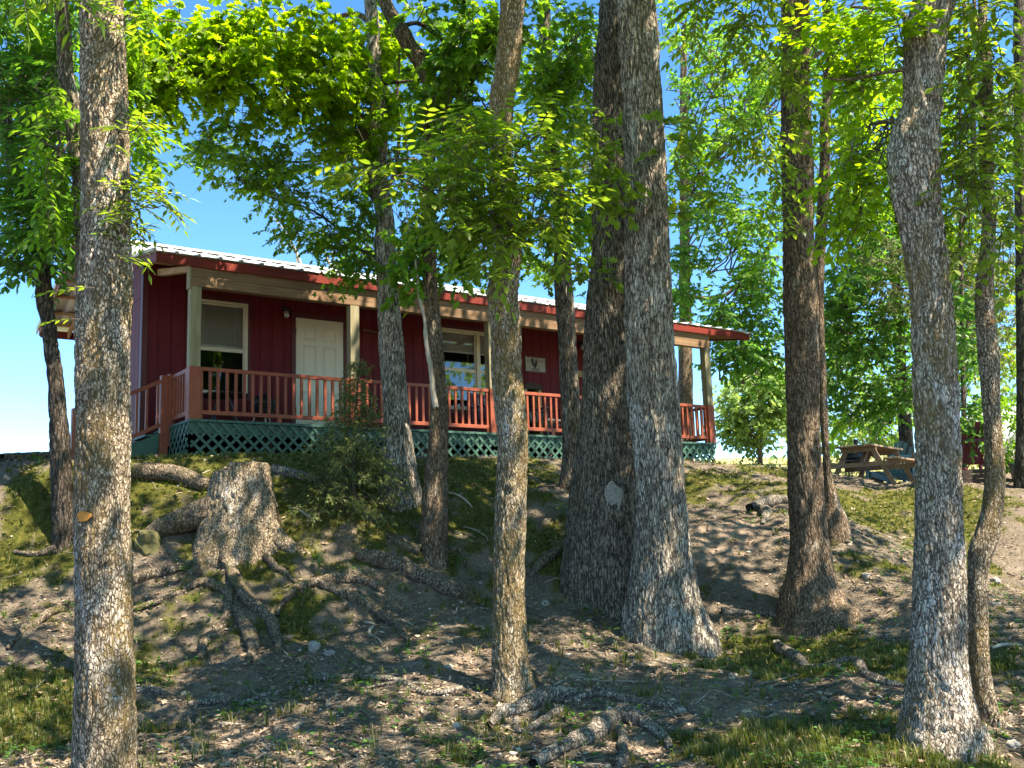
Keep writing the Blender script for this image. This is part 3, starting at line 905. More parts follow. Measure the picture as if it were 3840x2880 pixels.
T['T11'] = tree('young_tree', 'slender crooked trunk with an elbow low down, just right of the thick pale one', 'tree', (2150, 1592, 7.9),
    [(2118, 2185, 1590), (2110, 2160, 1548), (2100, 2146, 1496), (2096, 2137, 1444), (2094, 2134, 1391), (2093, 2132, 1304), (2092, 2133, 1234), (2092, 2142, 1199), (2110, 2159, 1147), (2121, 2165, 1100), (2128, 2169, 1021), (2124, 2160, 892), (2114, 2156, 763), (2107, 2143, 634), (2116, 2149, 560), (2123, 2151, 474), (2118, 2145, 365), (2116, 2144, 255), (2122, 2144, 182), (2126, 2142, 128), (2114, 2132, 73), (2114, 2132, 0)],
    BK['plates'], 56, .03, .006, 8, 22, .25, lobes=.03, seed=3)
T['T5'] = tree('oak_tree', 'middle trunk flecked pale and mossy, standing alone in front of the porch rail', 'tree', (1105, 1505, 9.0),
    [(1055, 1162, 1510), (1063, 1155, 1480), (1062, 1142, 1440), (1062, 1136, 1369), (1064, 1132, 1263), (1067, 1134, 1156), (1072, 1138, 1029), (1074, 1140, 956), (1066, 1135, 883), (1061, 1127, 810), (1059, 1126, 701), (1053, 1120, 628), (1066, 1124, 583), (1067, 1125, 510), (1063, 1121, 420), (1058, 1110, 365), (1055, 1107, 292), (1057, 1110, 219), (1069, 1122, 146), (1077, 1128, 73), (1082, 1133, 0)],
    BK['mossy'], 90, .026, .011, 9, 27, .25, lobes=.05, seed=4, scars=[(1104, 1050, .04, .045, -.022), (1095, 430, .05, .05, -.02), (1122, 1240, .03, .1, .025)])
T['T8'] = tree('oak_tree', 'biggest trunk, pale grey and deeply furrowed, flaring widely at its foot', 'tree', (1430, 1395, 11.0),
    [(1334, 1552, 1400), (1340, 1534, 1350), (1350, 1516, 1300), (1362, 1504, 1240), (1370, 1490, 1156), (1374, 1478, 1050), (1366, 1472, 956), (1358, 1460, 810), (1350, 1452, 664), (1350, 1445, 560), (1349, 1440, 437), (1347, 1434, 292), (1344, 1426, 146), (1333, 1412, 0), (1328, 1405, -80)],
    BK['big'], 150, .034, .024, 10, 20, .12, lobes=.12, lobe_h=.4, seed=5)
T['T7'] = tree('oak_tree', 'broad dark trunk half hidden behind the biggest one, with a pale round lichen spot', 'tree', (1330, 1215, 12.2),
    [(1214, 1450, 1222), (1222, 1440, 1160), (1232, 1428, 1085), (1241, 1414, 1000), (1253, 1402, 883), (1266, 1392, 701), (1275, 1388, 583), (1280, 1386, 437), (1282, 1388, 292), (1286, 1392, 146), (1298, 1400, 0), (1304, 1402, -60)],
    BK['bigdark'], 130, .04, .022, 10, 20, .12, lobes=.10, lobe_h=.5, seed=6)
T['T9'] = tree('oak_tree', 'straight dark brown trunk right of the cabin with a foot flaring to the right', 'tree', (1762, 1325, 11.5),
    [(1668, 1862, 1340), (1678, 1836, 1311), (1688, 1815, 1280), (1698, 1804, 1252), (1704, 1796, 1217), (1708, 1787, 1164), (1706, 1780, 1094), (1702, 1772, 980), (1700, 1770, 892), (1696, 1768, 763), (1694, 1764, 640), (1692, 1757, 510), (1691, 1756, 401), (1689, 1749, 255), (1688, 1748, 109), (1690, 1747, 0), (1690, 1746, -60)],
    BK['brown'], 90, .034, .014, 10, 24, .2, lobes=.07, seed=7)
T['T9b'] = tree('young_tree', 'thin trunk close behind the straight dark brown one, right of the cabin', 'tree', (1795, 1118, 13.3),
    [(1772, 1830, 1125), (1780, 1815, 1090), (1779, 1796, 1021), (1770, 1788, 892), (1764, 1783, 763), (1760, 1780, 640), (1757, 1781, 583), (1764, 1788, 474), (1770, 1792, 365), (1772, 1794, 255), (1783, 1805, 164), (1780, 1800, 80), (1776, 1796, 0)],
    BK['brown'], 40, .04, .006, 9, 24, .25, lobes=.05, seed=8)
T['T4'] = tree('crooked_tree', 'crooked trunk bending sharply to the left high up, in front of the porch', 'tree', (935, 1222, 12.5),
    [(900, 972, 1226), (906, 966, 1190), (907, 966, 1156), (912, 967, 1085), (922, 968, 979), (928, 968, 900), (930, 962, 810), (925, 956, 737), (918, 948, 664), (912, 943, 583), (914, 942, 510), (912, 938, 437), (916, 941, 328), (914, 941, 240), (913, 942, 190), (905, 942, 157), (893, 930, 135), (868, 902, 100), (853, 888, 73), (832, 862, 36), (815, 842, 0), (795, 820, -50)],
    BK['brown'], 70, .03, .008, 7, 20, .25, lobes=.05, seed=9, lean=(-.2, .1))
T['T3'] = tree('oak_tree', 'grey trunk rising behind the cedar sapling, left of the crooked one', 'tree', (862, 1048, 13.5),
    [(820, 912, 1060), (826, 904, 1029), (826, 892, 956), (828, 884, 883), (823, 877, 810), (817, 868, 701), (814, 861, 628), (808, 855, 530), (812, 852, 474), (801, 838, 401), (801, 837, 328), (800, 833, 219), (796, 825, 146), (790, 819, 55), (786, 812, -20)],
    BK['big'], 70, .035, .010, 9, 18, .2, lobes=.06, seed=10)
T['T6'] = tree('oak_tree', 'slim dark flecked trunk just left of the two big ones, near the second door', 'tree', (1237, 1046, 14.3),
    [(1204, 1268, 1056), (1212, 1258, 1020), (1215, 1256, 956), (1213, 1254, 883), (1209, 1249, 810), (1206, 1244, 737), (1200, 1240, 664), (1197, 1233, 583), (1195, 1230, 474), (1180, 1213, 365), (1172, 1206, 292), (1161, 1194, 219), (1161, 1193, 146), (1166, 1191, 55), (1164, 1188, -20)],
    BK['bigdark'], 64, .035, .009, 9, 20, .2, lobes=.05, seed=11)
T['T0'] = tree('crooked_tree', 'dark leaning trunk with ragged bark at the left edge, against the sky', 'tree', (138, 1200, 12.0),
    [(96, 172, 1222), (112, 166, 1172), (114, 161, 1088), (110, 154, 1005), (108, 147, 922), (103, 136, 813), (96, 127, 757), (91, 120, 703), (79, 112, 647), (79, 108, 592), (75, 103, 518), (69, 98, 492), (45, 74, 430), (18, 51, 365), (11, 40, 328), (0, 24, 255), (-25, 2, 200), (-50, -22, 120)],
    BK['dark'], 60, .035, .014, 6, 16, .3, lobes=.05, seed=12, lean=(-.3, .2))
T['T13'] = tree('young_tree', 'grey smooth trunk almost hidden behind the front left one, seen on its left side', 'tree', (196, 1160, 9.8),
    [(172, 220, 1420), (176, 214, 1160), (172, 206, 900), (166, 200, 640), (162, 194, 500), (158, 190, 401), (146, 178, 310), (136, 173, 219), (128, 162, 182), (122, 154, 60), (116, 146, -20)],
    BK['bigdark'], 40, .05, .006, 7, 22, .25, seed=13)
T['T12'] = tree('background_tree', 'dark ivy-hung trunk at the right edge in front of the shed', 'tree', (2216, 1052, 17),
    [(2192, 2242, 1060), (2196, 2236, 960), (2198, 2234, 820), (2196, 2230, 640), (2194, 2226, 480), (2192, 2220, 300), (2190, 2216, 100)],
    BK['dark'], 30, .08, .01, 9, 16, .25, seed=14)
T['T14'] = tree('background_tree', 'forked dark trunk standing behind the picnic table', 'tree', (1960, 1040, 24),
    [(1946, 1990, 1045), (1944, 1978, 990), (1940, 1968, 900), (1934, 1958, 800), (1930, 1950, 700), (1926, 1944, 600), (1925, 1940, 450)],
    BK['dark'], 30, .1, .01, 10, 14, .25, seed=15)
T['T15'] = tree('background_tree', 'thin dark stem between the thick pale trunk and the maroon chair', 'tree', (2082, 1052, 19),
    [(2076, 2090, 1060), (2077, 2089, 960), (2076, 2087, 850), (2074, 2084, 700), (2072, 2081, 560), (2072, 2080, 400)],
    BK['dark'], 20, .1, .005, 9, 20, .25, seed=16)
T['T16'] = tree('background_tree', 'light green tree on the field beyond the right end of the porch', 'tree', (1640, 1000, 44),
    [(1636, 1648, 1003), (1637, 1646, 960), (1636, 1644, 900), (1634, 1641, 850), (1632, 1638, 800)],
    BK['brown'], 14, .3, .01, 5, 8, .25, seed=17)
T['T17'] = tree('background_tree', 'large leafy oak behind the cabin roof, its limb crossing the blue sky', 'tree', (1480, 960, 30),
    [(1462, 1500, 1000), (1464, 1498, 900), (1466, 1494, 700), (1468, 1490, 500), (1468, 1486, 300), (1470, 1484, 100)],
    BK['brown'], 20, .15, .01, 11, 8, .25, seed=18)
T['T18'] = tree('cedar_tree', 'grey-green cedar behind the thick pale trunk at the right', 'tree', (2140, 1040, 22),
    [(2130, 2152, 1045), (2131, 2150, 900), (2133, 2148, 700), (2135, 2146, 500), (2137, 2145, 300)],
    BK['dark'], 16, .15, .01, 9, 8, .25, seed=19)

# named limbs seen against the leaves
def limb(key, pts, mat, seed=0, seg=12):
    root, P0, rows, Q = T[key]
    r = on_plane(P0, pts)
    add_limb(r, root, mat, seed=seed, seg=seg)
    return r
L3 = limb('T3', [(838, 470, 14, .1), (800, 410, 16), (773, 263, 15, .3), (730, 245, 14, .3), (685, 226, 12, .2), (620, 190, 12, 0), (569, 157, 12, 0), (510, 132, 10, -.2), (467, 124, 9, -.3), (380, 135, 7, -.4), (270, 146, 6, -.5)], BK['brown'], 21)
L3b = limb('T3', [(812, 60, 14), (770, 30, 12), (700, 60, 9, .3), (640, 130, 7, .5), (600, 250, 5, .8), (560, 300, 4, .8)], BK['brown'], 22)
L3c = limb('T3', [(818, 330, 12), (770, 330, 9, .4), (700, 345, 7, .8), (640, 350, 5, 1), (540, 340, 4, 1), (470, 330, 3, 1)], BK['dark'], 23)
L3d = limb('T3', [(830, 180, 9), (870, 176, 7, .1), (905, 176, 5, .1), (950, 190, 3, .2)], BK['dark'], 24)
L3e = limb('T3', [(822, 560, 8), (780, 540, 6, .3), (700, 470, 5, .6), (640, 440, 4, .8), (590, 430, 3, .9)], BK['dark'], 25)
L3f = limb('T3', [(826, 420, 11, .05), (850, 380, 9, .1), (862, 300, 7, .1), (858, 220, 6, .1), (862, 120, 6, .1), (850, 20, 5, .1)], BK['plates'], 26)
L4a = limb('T4', [(862, 60, 10), (900, 50, 9), (960, 90, 9, .2), (1000, 130, 7, .3), (1020, 180, 5, .4), (1060, 250, 3, .5)], BK['dark'], 27)
L6 = limb('T6', [(1185, 200, 8), (1215, 190, 6, .2), (1250, 150, 4, .3), (1290, 130, 3, .4)], BK['dark'], 28)
L10a = limb('T10', [(1960, 150, 9), (1900, 158, 8, .1), (1861, 168, 7, .2), (1810, 172, 5, .3), (1780, 168, 3, .3)], BK['plates'], 29)
L10b = limb('T10', [(1950, 262, 14, .05), (1920, 262, 11, .25), (1880, 268, 7, .4)], BK['plates'], 30)
L10c = limb('T10', [(2015, 60, 34), (2040, 20, 38), (2060, -40, 36)], BK['pale'], 31, 30)
L10d = limb('T10', [(1965, 60, 22), (1950, 30, 12), (1900, 20, 8, .2), (1840, 15, 6, .3)], BK['plates'], 32, 18)
L9a = limb('T9', [(1745, 130, 10), (1775, 112, 8, .1), (1810, 88, 6, .2), (1880, 40, 5, .3)], BK['plates'], 33)
L11a = limb('T11', [(2132, 170, 12), (2118, 100, 10), (2110, 60, 9), (2104, 0, 8), (2100, -40, 8)], BK['plates'], 34)
L11b = limb('T11', [(2105, 330, 11, .3), (2098, 210, 10, .3), (2085, 60, 9, .3), (2080, -30, 9, .3)], BK['plates'], 35)
L17a = limb('T17', [(1476, 640, 10), (1560, 640, 9), (1640, 560, 8), (1720, 470, 8), (1800, 400, 6)], BK['dark'], 36)
L17b = limb('T17', [(1476, 420, 9), (1560, 330, 7), (1620, 270, 6), (1690, 240, 5)], BK['dark'], 37)
L14 = limb('T14', [(1936, 830, 12), (1900, 780, 9), (1850, 740, 7), (1800, 700, 5)], BK['dark'], 38)
L14b = limb('T14', [(1932, 700, 10), (1970, 640, 8), (2010, 560, 6)], BK['dark'], 39)
L0 = limb('T0', [(92, 500, 16), (60, 520, 9, .1), (20, 560, 5, .2)], BK['dark'], 40)
L0b = limb('T0', [(20, 300, 14), (60, 220, 9, .1), (110, 150, 6, .2)], BK['dark'], 41)

# ------------------------------------------------------------------ crowns
THIN = .85
def blob(f, anchor, px, py, rx, ry, d, nb, nt, nl, size, dz=.7, **kw):
    nb = max(2, int(round(nb * THIN)))
    c = at(px, py, d)
    rx, ry = rx * 1.14, ry * 1.14
    k = d / F22
    an = np.asarray(anchor, float)
    if an.ndim == 2 and len(an) > 4:     # start from the nearer part of the limb
        o = np.argsort(np.linalg.norm(an[:, :3] - c, axis=1))[:3]
        an = an[o, :3]
    elif an.ndim == 2: an = an[:, :3]
    an0 = an if an.ndim == 2 else an[None]
    far = np.linalg.norm(an0[0] - c)
    if far > 2.5 * max(rx, ry) * k + 1.2:   # no long bare wires: begin near the blob
        an0 = c + (an0 - c) / np.linalg.norm(an0 - c, axis=1)[:, None] * (1.6 * max(rx, ry) * k + .6)
    f.fill(an0, c, (rx * k, ry * k, dz), nb, nt, nl, size, **kw)

def rows_of(key): return T[key][3][:, :3]

# T3 : bright maple-like leaves over the left half, darker oak sprays lower down
f = Fol()
for b in [(310, 50, 110, 70, 12.6), (300, 160, 80, 60, 12.6), (430, 60, 110, 70, 12.8), (420, 160, 100, 50, 13), (560, 50, 120, 70, 13), (560, 170, 110, 60, 13.2), (690, 50, 110, 70, 13), (700, 160, 100, 70, 13.3),
          (640, 250, 110, 50, 13.6), (760, 260, 80, 60, 14.6), (470, 215, 80, 35, 13), (300, 240, 50, 50, 12.4), (340, 200, 60, 50, 12.5), (860, 60, 80, 60, 14.8), (780, 90, 80, 60, 14.8), (780, 350, 70, 50, 14.6), (860, 200, 50, 60, 14.8), (500, 110, 110, 60, 13.8), (640, 110, 110, 60, 13.8)]:
    blob(f, L3, *b, 10, 8, 12, .125)
f.build(T['T3'][0], 'lobed', LF['bright'])
f = Fol()
for b in [(450, 350, 55, 35, 14), (505, 335, 45, 45, 14), (410, 310, 28, 18, 14), (525, 375, 25, 25, 14), (590, 335, 40, 30, 14.2), (630, 400, 60, 45, 14.2), (610, 470, 35, 40, 14.2), (690, 420, 70, 60, 14), (700, 510, 70, 45, 14), (770, 420, 60, 60, 13.8),
          (690, 330, 70, 40, 14.2), (760, 530, 60, 45, 14), (770, 590, 45, 20, 14), (850, 320, 60, 60, 14.4), (870, 420, 55, 60, 14.4), (880, 520, 45, 50, 14.4)]:
    blob(f, np.vstack([L3c, L3e]), *b, 7, 8, 12, .10, r0=.008)
f.build(T['T3'][0], 'oak', LF['mid'], name='crown')

f = Fol()
for b in [(960, 50, 90, 60, 13.5), (1000, 130, 70, 50, 13.3), (890, 240, 60, 70, 14.2), (990, 250, 70, 60, 13.4), (1170, 50, 60, 60, 12.3), (960, 500, 60, 60, 13), (990, 400, 60, 60, 12.8), (1030, 60, 60, 60, 12.4), (990, 575, 40, 30, 13.2), (880, 600, 35, 25, 13)]:
    blob(f, L4a, *b, 8, 8, 12, .115)
f.build(T['T4'][0], 'lobed', LF['mid'])
f = Fol()
for b in [(1230, 60, 60, 60, 14), (1235, 160, 50, 60, 14.2), (1140, 140, 40, 70, 14.4), (1250, 260, 35, 50, 14.2), (1250, 420, 35, 60, 14.2), (1170, 460, 50, 50, 14.6), (1245, 540, 30, 40, 14.4), (1150, 250, 40, 50, 14.4), (1150, 570, 50, 50, 14.6), (1010, 560, 50, 40, 15)]:
    blob(f, L6, *b, 8, 8, 12, .115)
f.build(T['T6'][0], 'oak', LF['mid'])

# T5 : big elliptic leaves low on the middle trunk
f = Fol()
R5 = rows_of('T5')
sel = R5[(R5[:, 2] > .9) & (R5[:, 2] < 2.6)]
for b in [(800, 370, 45, 12, 8.2), (870, 345, 60, 30, 8.3), (930, 330, 60, 40, 8.4), (920, 400, 60, 40, 8.5), (1000, 300, 60, 35, 8.7), (1010, 380, 60, 50, 8.6), (1080, 330, 60, 50, 8.5), (1090, 420, 60, 40, 8.5), (1150, 270, 55, 18, 8.7), (1180, 390, 50, 25, 8.7), (1220, 420, 40, 20, 8.7),
          (1090, 520, 45, 50, 8.6), (900, 470, 50, 40, 8.6), (960, 470, 50, 50, 8.7), (1010, 480, 40, 40, 8.8), (1160, 470, 50, 25, 8.6), (1080, 600, 30, 25, 8.7), (950, 270, 50, 30, 8.8), (1190, 310, 30, 20, 8.8)]:
    blob(f, sel, *b, 4, 5, 9, .105, dz=.45, mode='spray', gap=.075, r0=.008)
f.build(T['T5'][0], 'ellip', LF['oliv'], single=260)

# T0 / T13 : dense shade leaves at the left edge
f = Fol()
for b in [(40, 60, 70, 70, 12), (120, 80, 60, 70, 12), (40, 180, 70, 70, 12), (120, 200, 60, 70, 12), (60, 290, 70, 60, 12), (130, 310, 40, 60, 12), (30, 400, 50, 60, 12), (110, 420, 55, 60, 12), (50, 490, 60, 45, 12), (125, 505, 35, 35, 12), (20, 540, 30, 25, 12), (140, 150, 30, 60, 12), (160, 440, 20, 60, 12)]:
    blob(f, np.vstack([L0[:, :4], L0b[:, :4], T['T0'][3][::12]]), *b, 9, 7, 11, .115, dz=.9, mode='spray', gap=.07)
f.build(T['T0'][0], 'ellip', LF['deep'])
f = Fol()
for b in [(60, 20, 90, 50, 11), (130, 40, 50, 50, 10.5), (60, 330, 80, 60, 13.5), (110, 240, 60, 60, 13.5), (30, 450, 60, 60, 13.5), (150, 350, 30, 60, 10.4), (90, 130, 80, 50, 13.5), (130, 470, 30, 40, 10.2), (290, 60, 50, 60, 10.8), (290, 330, 20, 40, 10)]:
    blob(f, rows_of('T13')[-40:], *b, 7, 7, 11, .11, mode='spray', gap=.07)
f.build(T['T13'][0], 'ellip', LF['mid'])

# T1 : slim leaflets beside the front trunk
f = Fol()
R1 = rows_of('T1')
for b in [(300, 280, 30, 25, 6.6), (320, 420, 45, 12, 6.7), (325, 445, 50, 15, 6.7), (310, 480, 35, 20, 6.6), (295, 400, 20, 25, 6.6), (290, 60, 40, 30, 6.8), (300, 515, 22, 14, 6.5)]:
    blob(f, R1[(R1[:, 2] > .1) & (R1[:, 2] < 1.8)][::8], *b, 3, 3, 9, .085, dz=.15, mode='spray', gap=.045, r0=.006)
for b in [(40, 20, 50, 20, 5.4), (130, 40, 35, 25, 5.4)]:
    blob(f, R1[-30:], *b, 3, 3, 7, .13, dz=.2, mode='spray', gap=.075, r0=.006)
for px_, py_, s_ in [(240, 556, 1), (205, 622, -1), (262, 566, 1), (163, 628, -1), (172, 690, -1)]:
    f.spray(at(px_, py_, 5.98), Rv * s_ + np.array([0, 0, .1]) - Fh * .3, 5, .085, .05)
f.build(T['T1'][0], 'slim', LF['oliv'], single=120)

# T9, T10, T11 : understorey sprays at the right
f = Fol()
for b in [(1730, 190, 35, 18, 11), (1735, 265, 25, 20, 11), (1700, 160, 25, 30, 11), (1800, 240, 30, 60, 11.2), (1690, 430, 20, 50, 11.3), (1640, 360, 40, 30, 10.5), (1560, 60, 70, 40, 10.5), (1600, 130, 60, 40, 10.5), (1500, 60, 50, 50, 10.5), (1650, 30, 40, 40, 10.5), (1530, 320, 60, 30, 10.5)]:
    blob(f, T['T9'][3][-60:], *b, 5, 5, 8, .10, dz=.3, mode='spray', gap=.07, r0=.006)
f.build(T['T9'][0], 'ellip', LF['oliv'], single=80)
f = Fol()
for b in [(1860, 80, 60, 45, 8.4), (1900, 130, 45, 40, 8.4), (1810, 60, 50, 40, 8.6), (1880, 390, 60, 18, 8.2), (1830, 370, 40, 20, 8.4), (1930, 40, 30, 30, 8.2), (1840, 480, 30, 30, 8.6), (1800, 540, 25, 40, 8.8), (1870, 250, 50, 40, 9), (1760, 60, 30, 60, 9), (1840, 180, 40, 40, 9)]:
    blob(f, np.vstack([L10a, L10d, L10b]), *b, 5, 5, 8, .095, dz=.4, mode='spray', gap=.07, r0=.006)
f.build(T['T10'][0], 'ellip', LF['bright'], single=140)
f = Fol()
for b in [(2160, 60, 50, 60, 8.3), (2190, 160, 30, 60, 8.4), (2080, 60, 30, 60, 8.4), (2080, 310, 35, 50, 8), (2170, 280, 35, 50, 8.2), (2080, 430, 45, 45, 8), (2050, 470, 30, 25, 8), (2110, 500, 40, 30, 8), (2195, 570, 18, 30, 7.6), (2070, 180, 25, 50, 8.3), (2170, 420, 40, 40, 8.4)]:
    blob(f, np.vstack([L11a, L11b]), *b, 5, 5, 8, .095, dz=.3, mode='spray', gap=.07, r0=.006)
f.build(T['T11'][0], 'ellip', LF['oliv'], single=140)

# lobed sprays hanging against the two big trunks
f = Fol()
for b in [(1290, 310, 45, 25, 10.9), (1270, 360, 40, 25, 10.9), (1310, 400, 30, 25, 10.9), (1285, 440, 30, 25, 10.9), (1265, 250, 30, 30, 11.5), (1240, 560, 20, 15, 11.5), (1480, 420, 40, 30, 11.5), (1460, 300, 15, 40, 11)]:
    blob(f, rows_of('T7')[100:200:10], *b, 3, 4, 8, .12, dz=.2, r0=.006)
f.build(T['T7'][0], 'lobed', LF['oliv'])

# T17 : large oak beyond the roof, both sides of the big trunks
f = Fol()
R17 = np.vstack([L17a, L17b, T['T17'][3][::6]])
for b in [(1500, 90, 70, 80, 28), (1560, 190, 90, 80, 28), (1640, 80, 70, 80, 28), (1550, 320, 90, 70, 28), (1640, 250, 60, 90, 28), (1490, 430, 50, 60, 27), (1590, 420, 80, 70, 28), (1660, 400, 40, 90, 28), (1490, 540, 40, 60, 27), (1600, 530, 70, 50, 27), (1660, 580, 40, 70, 27),
          (1640, 650, 70, 45, 26), (1570, 690, 40, 40, 25), (1640, 740, 60, 45, 26), (1590, 770, 45, 25, 25), (1680, 800, 30, 50, 26), (1480, 650, 20, 30, 27), (1730, 120, 50, 100, 28), (1730, 400, 50, 100, 28)]:
    blob(f, R17, *b, 10, 9, 12, .165, dz=1.4, tl=.7, r0=.03)
f.build(T['T17'][0], 'ellip', LF['deep'])
f = Fol()
for b in [(1480, 30, 60, 50, 26), (1580, 110, 70, 60, 26), (1690, 200, 60, 80, 26), (1600, 280, 70, 60, 26), (1500, 360, 50, 50, 26), (1600, 480, 60, 40, 26), (1650, 620, 50, 50, 26), (1200, 100, 60, 80, 27), (1010, 330, 80, 90, 27), (930, 450, 80, 80, 27), (1180, 330, 60, 80, 27), (1000, 560, 80, 50, 27), (1160, 580, 60, 40, 27), (870, 560, 60, 50, 27), (740, 540, 60, 40, 28), (1250, 500, 25, 60, 27), (1020, 150, 60, 80, 27), (840, 160, 70, 80, 27)]:
    blob(f, R17, *b, 8, 8, 12, .165, dz=1.4, tl=.7, r0=.03)
f.build(T['T17'][0], 'ellip', LF['mid'])

# T14 / T15 : trees behind the picnic table
f = Fol()
R14 = np.vstack([L14, L14b, T['T14'][3][::5]])
for b in [(1820, 700, 60, 70, 21), (1900, 640, 70, 70, 21), (1870, 780, 60, 50, 21), (1940, 840, 40, 60, 21), (1820, 840, 50, 50, 22), (1920, 540, 70, 60, 21), (1840, 580, 60, 60, 21), (1950, 720, 40, 60, 20), (1880, 880, 50, 30, 22), (1810, 640, 40, 60, 20)]:
    blob(f, R14, *b, 12, 9, 12, .13, dz=1.3, tl=.55, r0=.02)
f.build(T['T14'][0], 'ellip', LF['deep'])
f = Fol()
for b in [(1830, 200, 60, 80, 20), (1900, 300, 70, 80, 20), (1820, 400, 60, 80, 20), (1900, 450, 70, 60, 20), (1830, 800, 60, 60, 30), (1910, 900, 60, 40, 30), (1810, 920, 50, 40, 30), (1900, 740, 60, 60, 30), (1880, 60, 80, 60, 20), (2090, 700, 30, 90, 26), (2090, 880, 25, 60, 26), (2090, 560, 40, 60, 26), (2180, 700, 40, 80, 26), (2190, 880, 25, 40, 26)]:
    blob(f, R14, *b, 9, 9, 12, .14, dz=1.3, tl=.55, r0=.02)
f.build(T['T14'][0], 'ellip', LF['mid'])
f = Fol()
for b in [(1890, 1000 - 50, 60, 30, 38), (1820, 940, 60, 45, 38), (1930, 880, 50, 60, 38), (1850, 860, 60, 50, 38), (2090, 960, 25, 60, 38), (2060, 820, 30, 80, 38), (1800, 760, 50, 60, 38), (2180, 800, 30, 60, 38)]:
    blob(f, R14, *b, 9, 9, 12, .24, dz=2, tl=1.1, r0=.02)
f.build(T['T14'][0], 'far', LF['far'])
f = Fol()
for b in [(2095, 640, 15, 40, 18), (2092, 760, 18, 60, 18), (2090, 900, 18, 50, 18), (2100, 960, 14, 30, 18), (2180, 330, 30, 60, 18), (2100, 200, 40, 80, 18)]:
    blob(f, T['T15'][3][::6], *b, 8, 8, 10, .12, dz=.6, r0=.008)
f.build(T['T15'][0], 'ellip', LF['deep'])

f = Fol()
for b in [(1820, 120, 60, 90, 24), (1900, 180, 60, 80, 24), (1830, 300, 60, 80, 24), (1910, 380, 50, 80, 24), (1820, 480, 50, 70, 24), (1890, 520, 60, 70, 24), (2080, 120, 50, 90, 24), (2170, 180, 50, 90, 24), (2090, 300, 40, 80, 24), (2190, 360, 40, 80, 24), (2080, 480, 30, 80, 24), (2190, 500, 40, 80, 24),
          (1720, 300, 40, 120, 25), (1810, 560, 50, 60, 25), (1790, 720, 30, 60, 25), (2095, 620, 30, 70, 24), (2190, 640, 40, 70, 24), (2100, 780, 20, 60, 24), (2195, 760, 30, 60, 24), (1960, 560, 30, 80, 24), (1930, 440, 50, 60, 25)]:
    blob(f, R14, *b, 10, 8, 12, .17, dz=1.5, tl=.6, r0=.02)
f.build(T['T14'][0], 'ellip', LF['bright'])

# T16 : pale tree on the field
f = Fol()
for b in [(1640, 880, 80, 55, 44), (1600, 850, 45, 35, 44), (1690, 920, 50, 45, 44), (1620, 940, 50, 25, 44), (1700, 850, 50, 50, 44), (1590, 900, 40, 40, 43), (1660, 800, 60, 45, 46)]:
    blob(f, T['T16'][3][::3], *b, 13, 9, 12, .30, dz=2.4, tl=1.2, r0=.03)
f.build(T['T16'][0], 'far', LF['far'])

# cedars : feathery sprigs
def sprigs(f, P, D, L, nl=7, size=.05):
    for q, d_ in zip(P, D): f.twig(q, d_, L * rng.uniform(.6, 1.2), nl, size, spread=.6, droop=.15, r=.0018)
f = Fol()
for b in [(2130, 440, 70, 60, 21), (2190, 540, 40, 70, 21), (2070, 560, 40, 80, 21), (2120, 640, 50, 50, 21), (2190, 680, 30, 60, 21), (1880, 560, 60, 40, 20), (1900, 640, 40, 40, 20), (2060, 680, 25, 60, 21), (2140, 760, 30, 40, 21), (2150, 330, 60, 60, 21), (2190, 240, 40, 80, 21)]:
    blob(f, T['T18'][3][::4], *b, 10, 9, 12, .12, dz=1.0, tl=.5, r0=.012, droop=.5)
f.build(T['T18'][0], 'slim', LF['cedar'])

# high crowns that shade the bank
for key, c, r, n in [('T1', (-3.2, -8.5, 5.6), (3.6, 3.6, 1.8), 2600), ('T10', (3.6, -10.8, 5.8), (4.4, 4.0, 2.0), 4200), ('T8', (4.2, -8.0, 8.8), (4.6, 4.0, 2.2), 4200),
                     ('T5', (.2, -9.6, 6.6), (3.4, 3.0, 1.8), 2200), ('T9', (7.2, -8.2, 8.0), (4.5, 4.0, 2.4), 4200), ('T6', (4.5, -3.6, 10.0), (3.5, 2.6, 1.8), 1500), ('T11', (7.0, -12.5, 5.8), (4.0, 3.6, 1.8), 3000), ('T7', (6.0, -4.5, 9.0), (4.0, 3.4, 2.0), 2600), ('T0', (-4.6, -4.0, 6.5), (3.2, 3.0, 1.6), 1600), ('T0', (-2.2, -6.0, 7.2), (2.8, 2.4, 1.4), 1500)]:
    f = Fol()
    canopy(f, c, r, n, .25)
    f.build(T[key][0], 'far', LF['canopy'], name='crown')
f = Fol()
for c, r, n in [((-1, -16.5, 6.5), (6.5, 4.5, 2.2), 6800), ((7.5, -16.5, 6.5), (6, 4.5, 2.2), 5200), ((-8, -13.5, 6.0), (4, 4, 2), 2200)]:  # unseen leaves added above and behind the camera to shade the foreground
    canopy(f, c, r, n, .25)
for c, r, n in [((11, -26, 4), (4, 2, 5), 1200), ((24, -22, 4), (6, 5, 6), 2600)]:  # leaf masses added out of view to darken the window reflections
    canopy(f, c, r, n, .42)
P, D, N, S = (np.concatenate([l[i] for l in f.leaf]) for i in range(4))
V, F = place_leaves('far', P, D, N, S)
o = bulk('added_canopy', V, F, LF['canopy'], kind='stuff')
tag(o, 'unseen leafy canopy of the wood, added overhead and behind the viewer for shade', 'canopy')

# ================================================================== the cabin
WX0, WX1, WY0, WY1, WZ = -.19, 10.72, 1.715, 6.05, 2.72
DL, DW = 10.6, 1.70          # deck length, depth
cabin = empty('cabin', (5, 3.5, 0))
tag(cabin, 'dark red wooden cabin with a railed front porch and white ribbed metal roof', 'cabin')

def box(name, mat, parent, *b, bevel=0):
    return MB().box(*b).build(name, mat, parent, bevel=bevel)

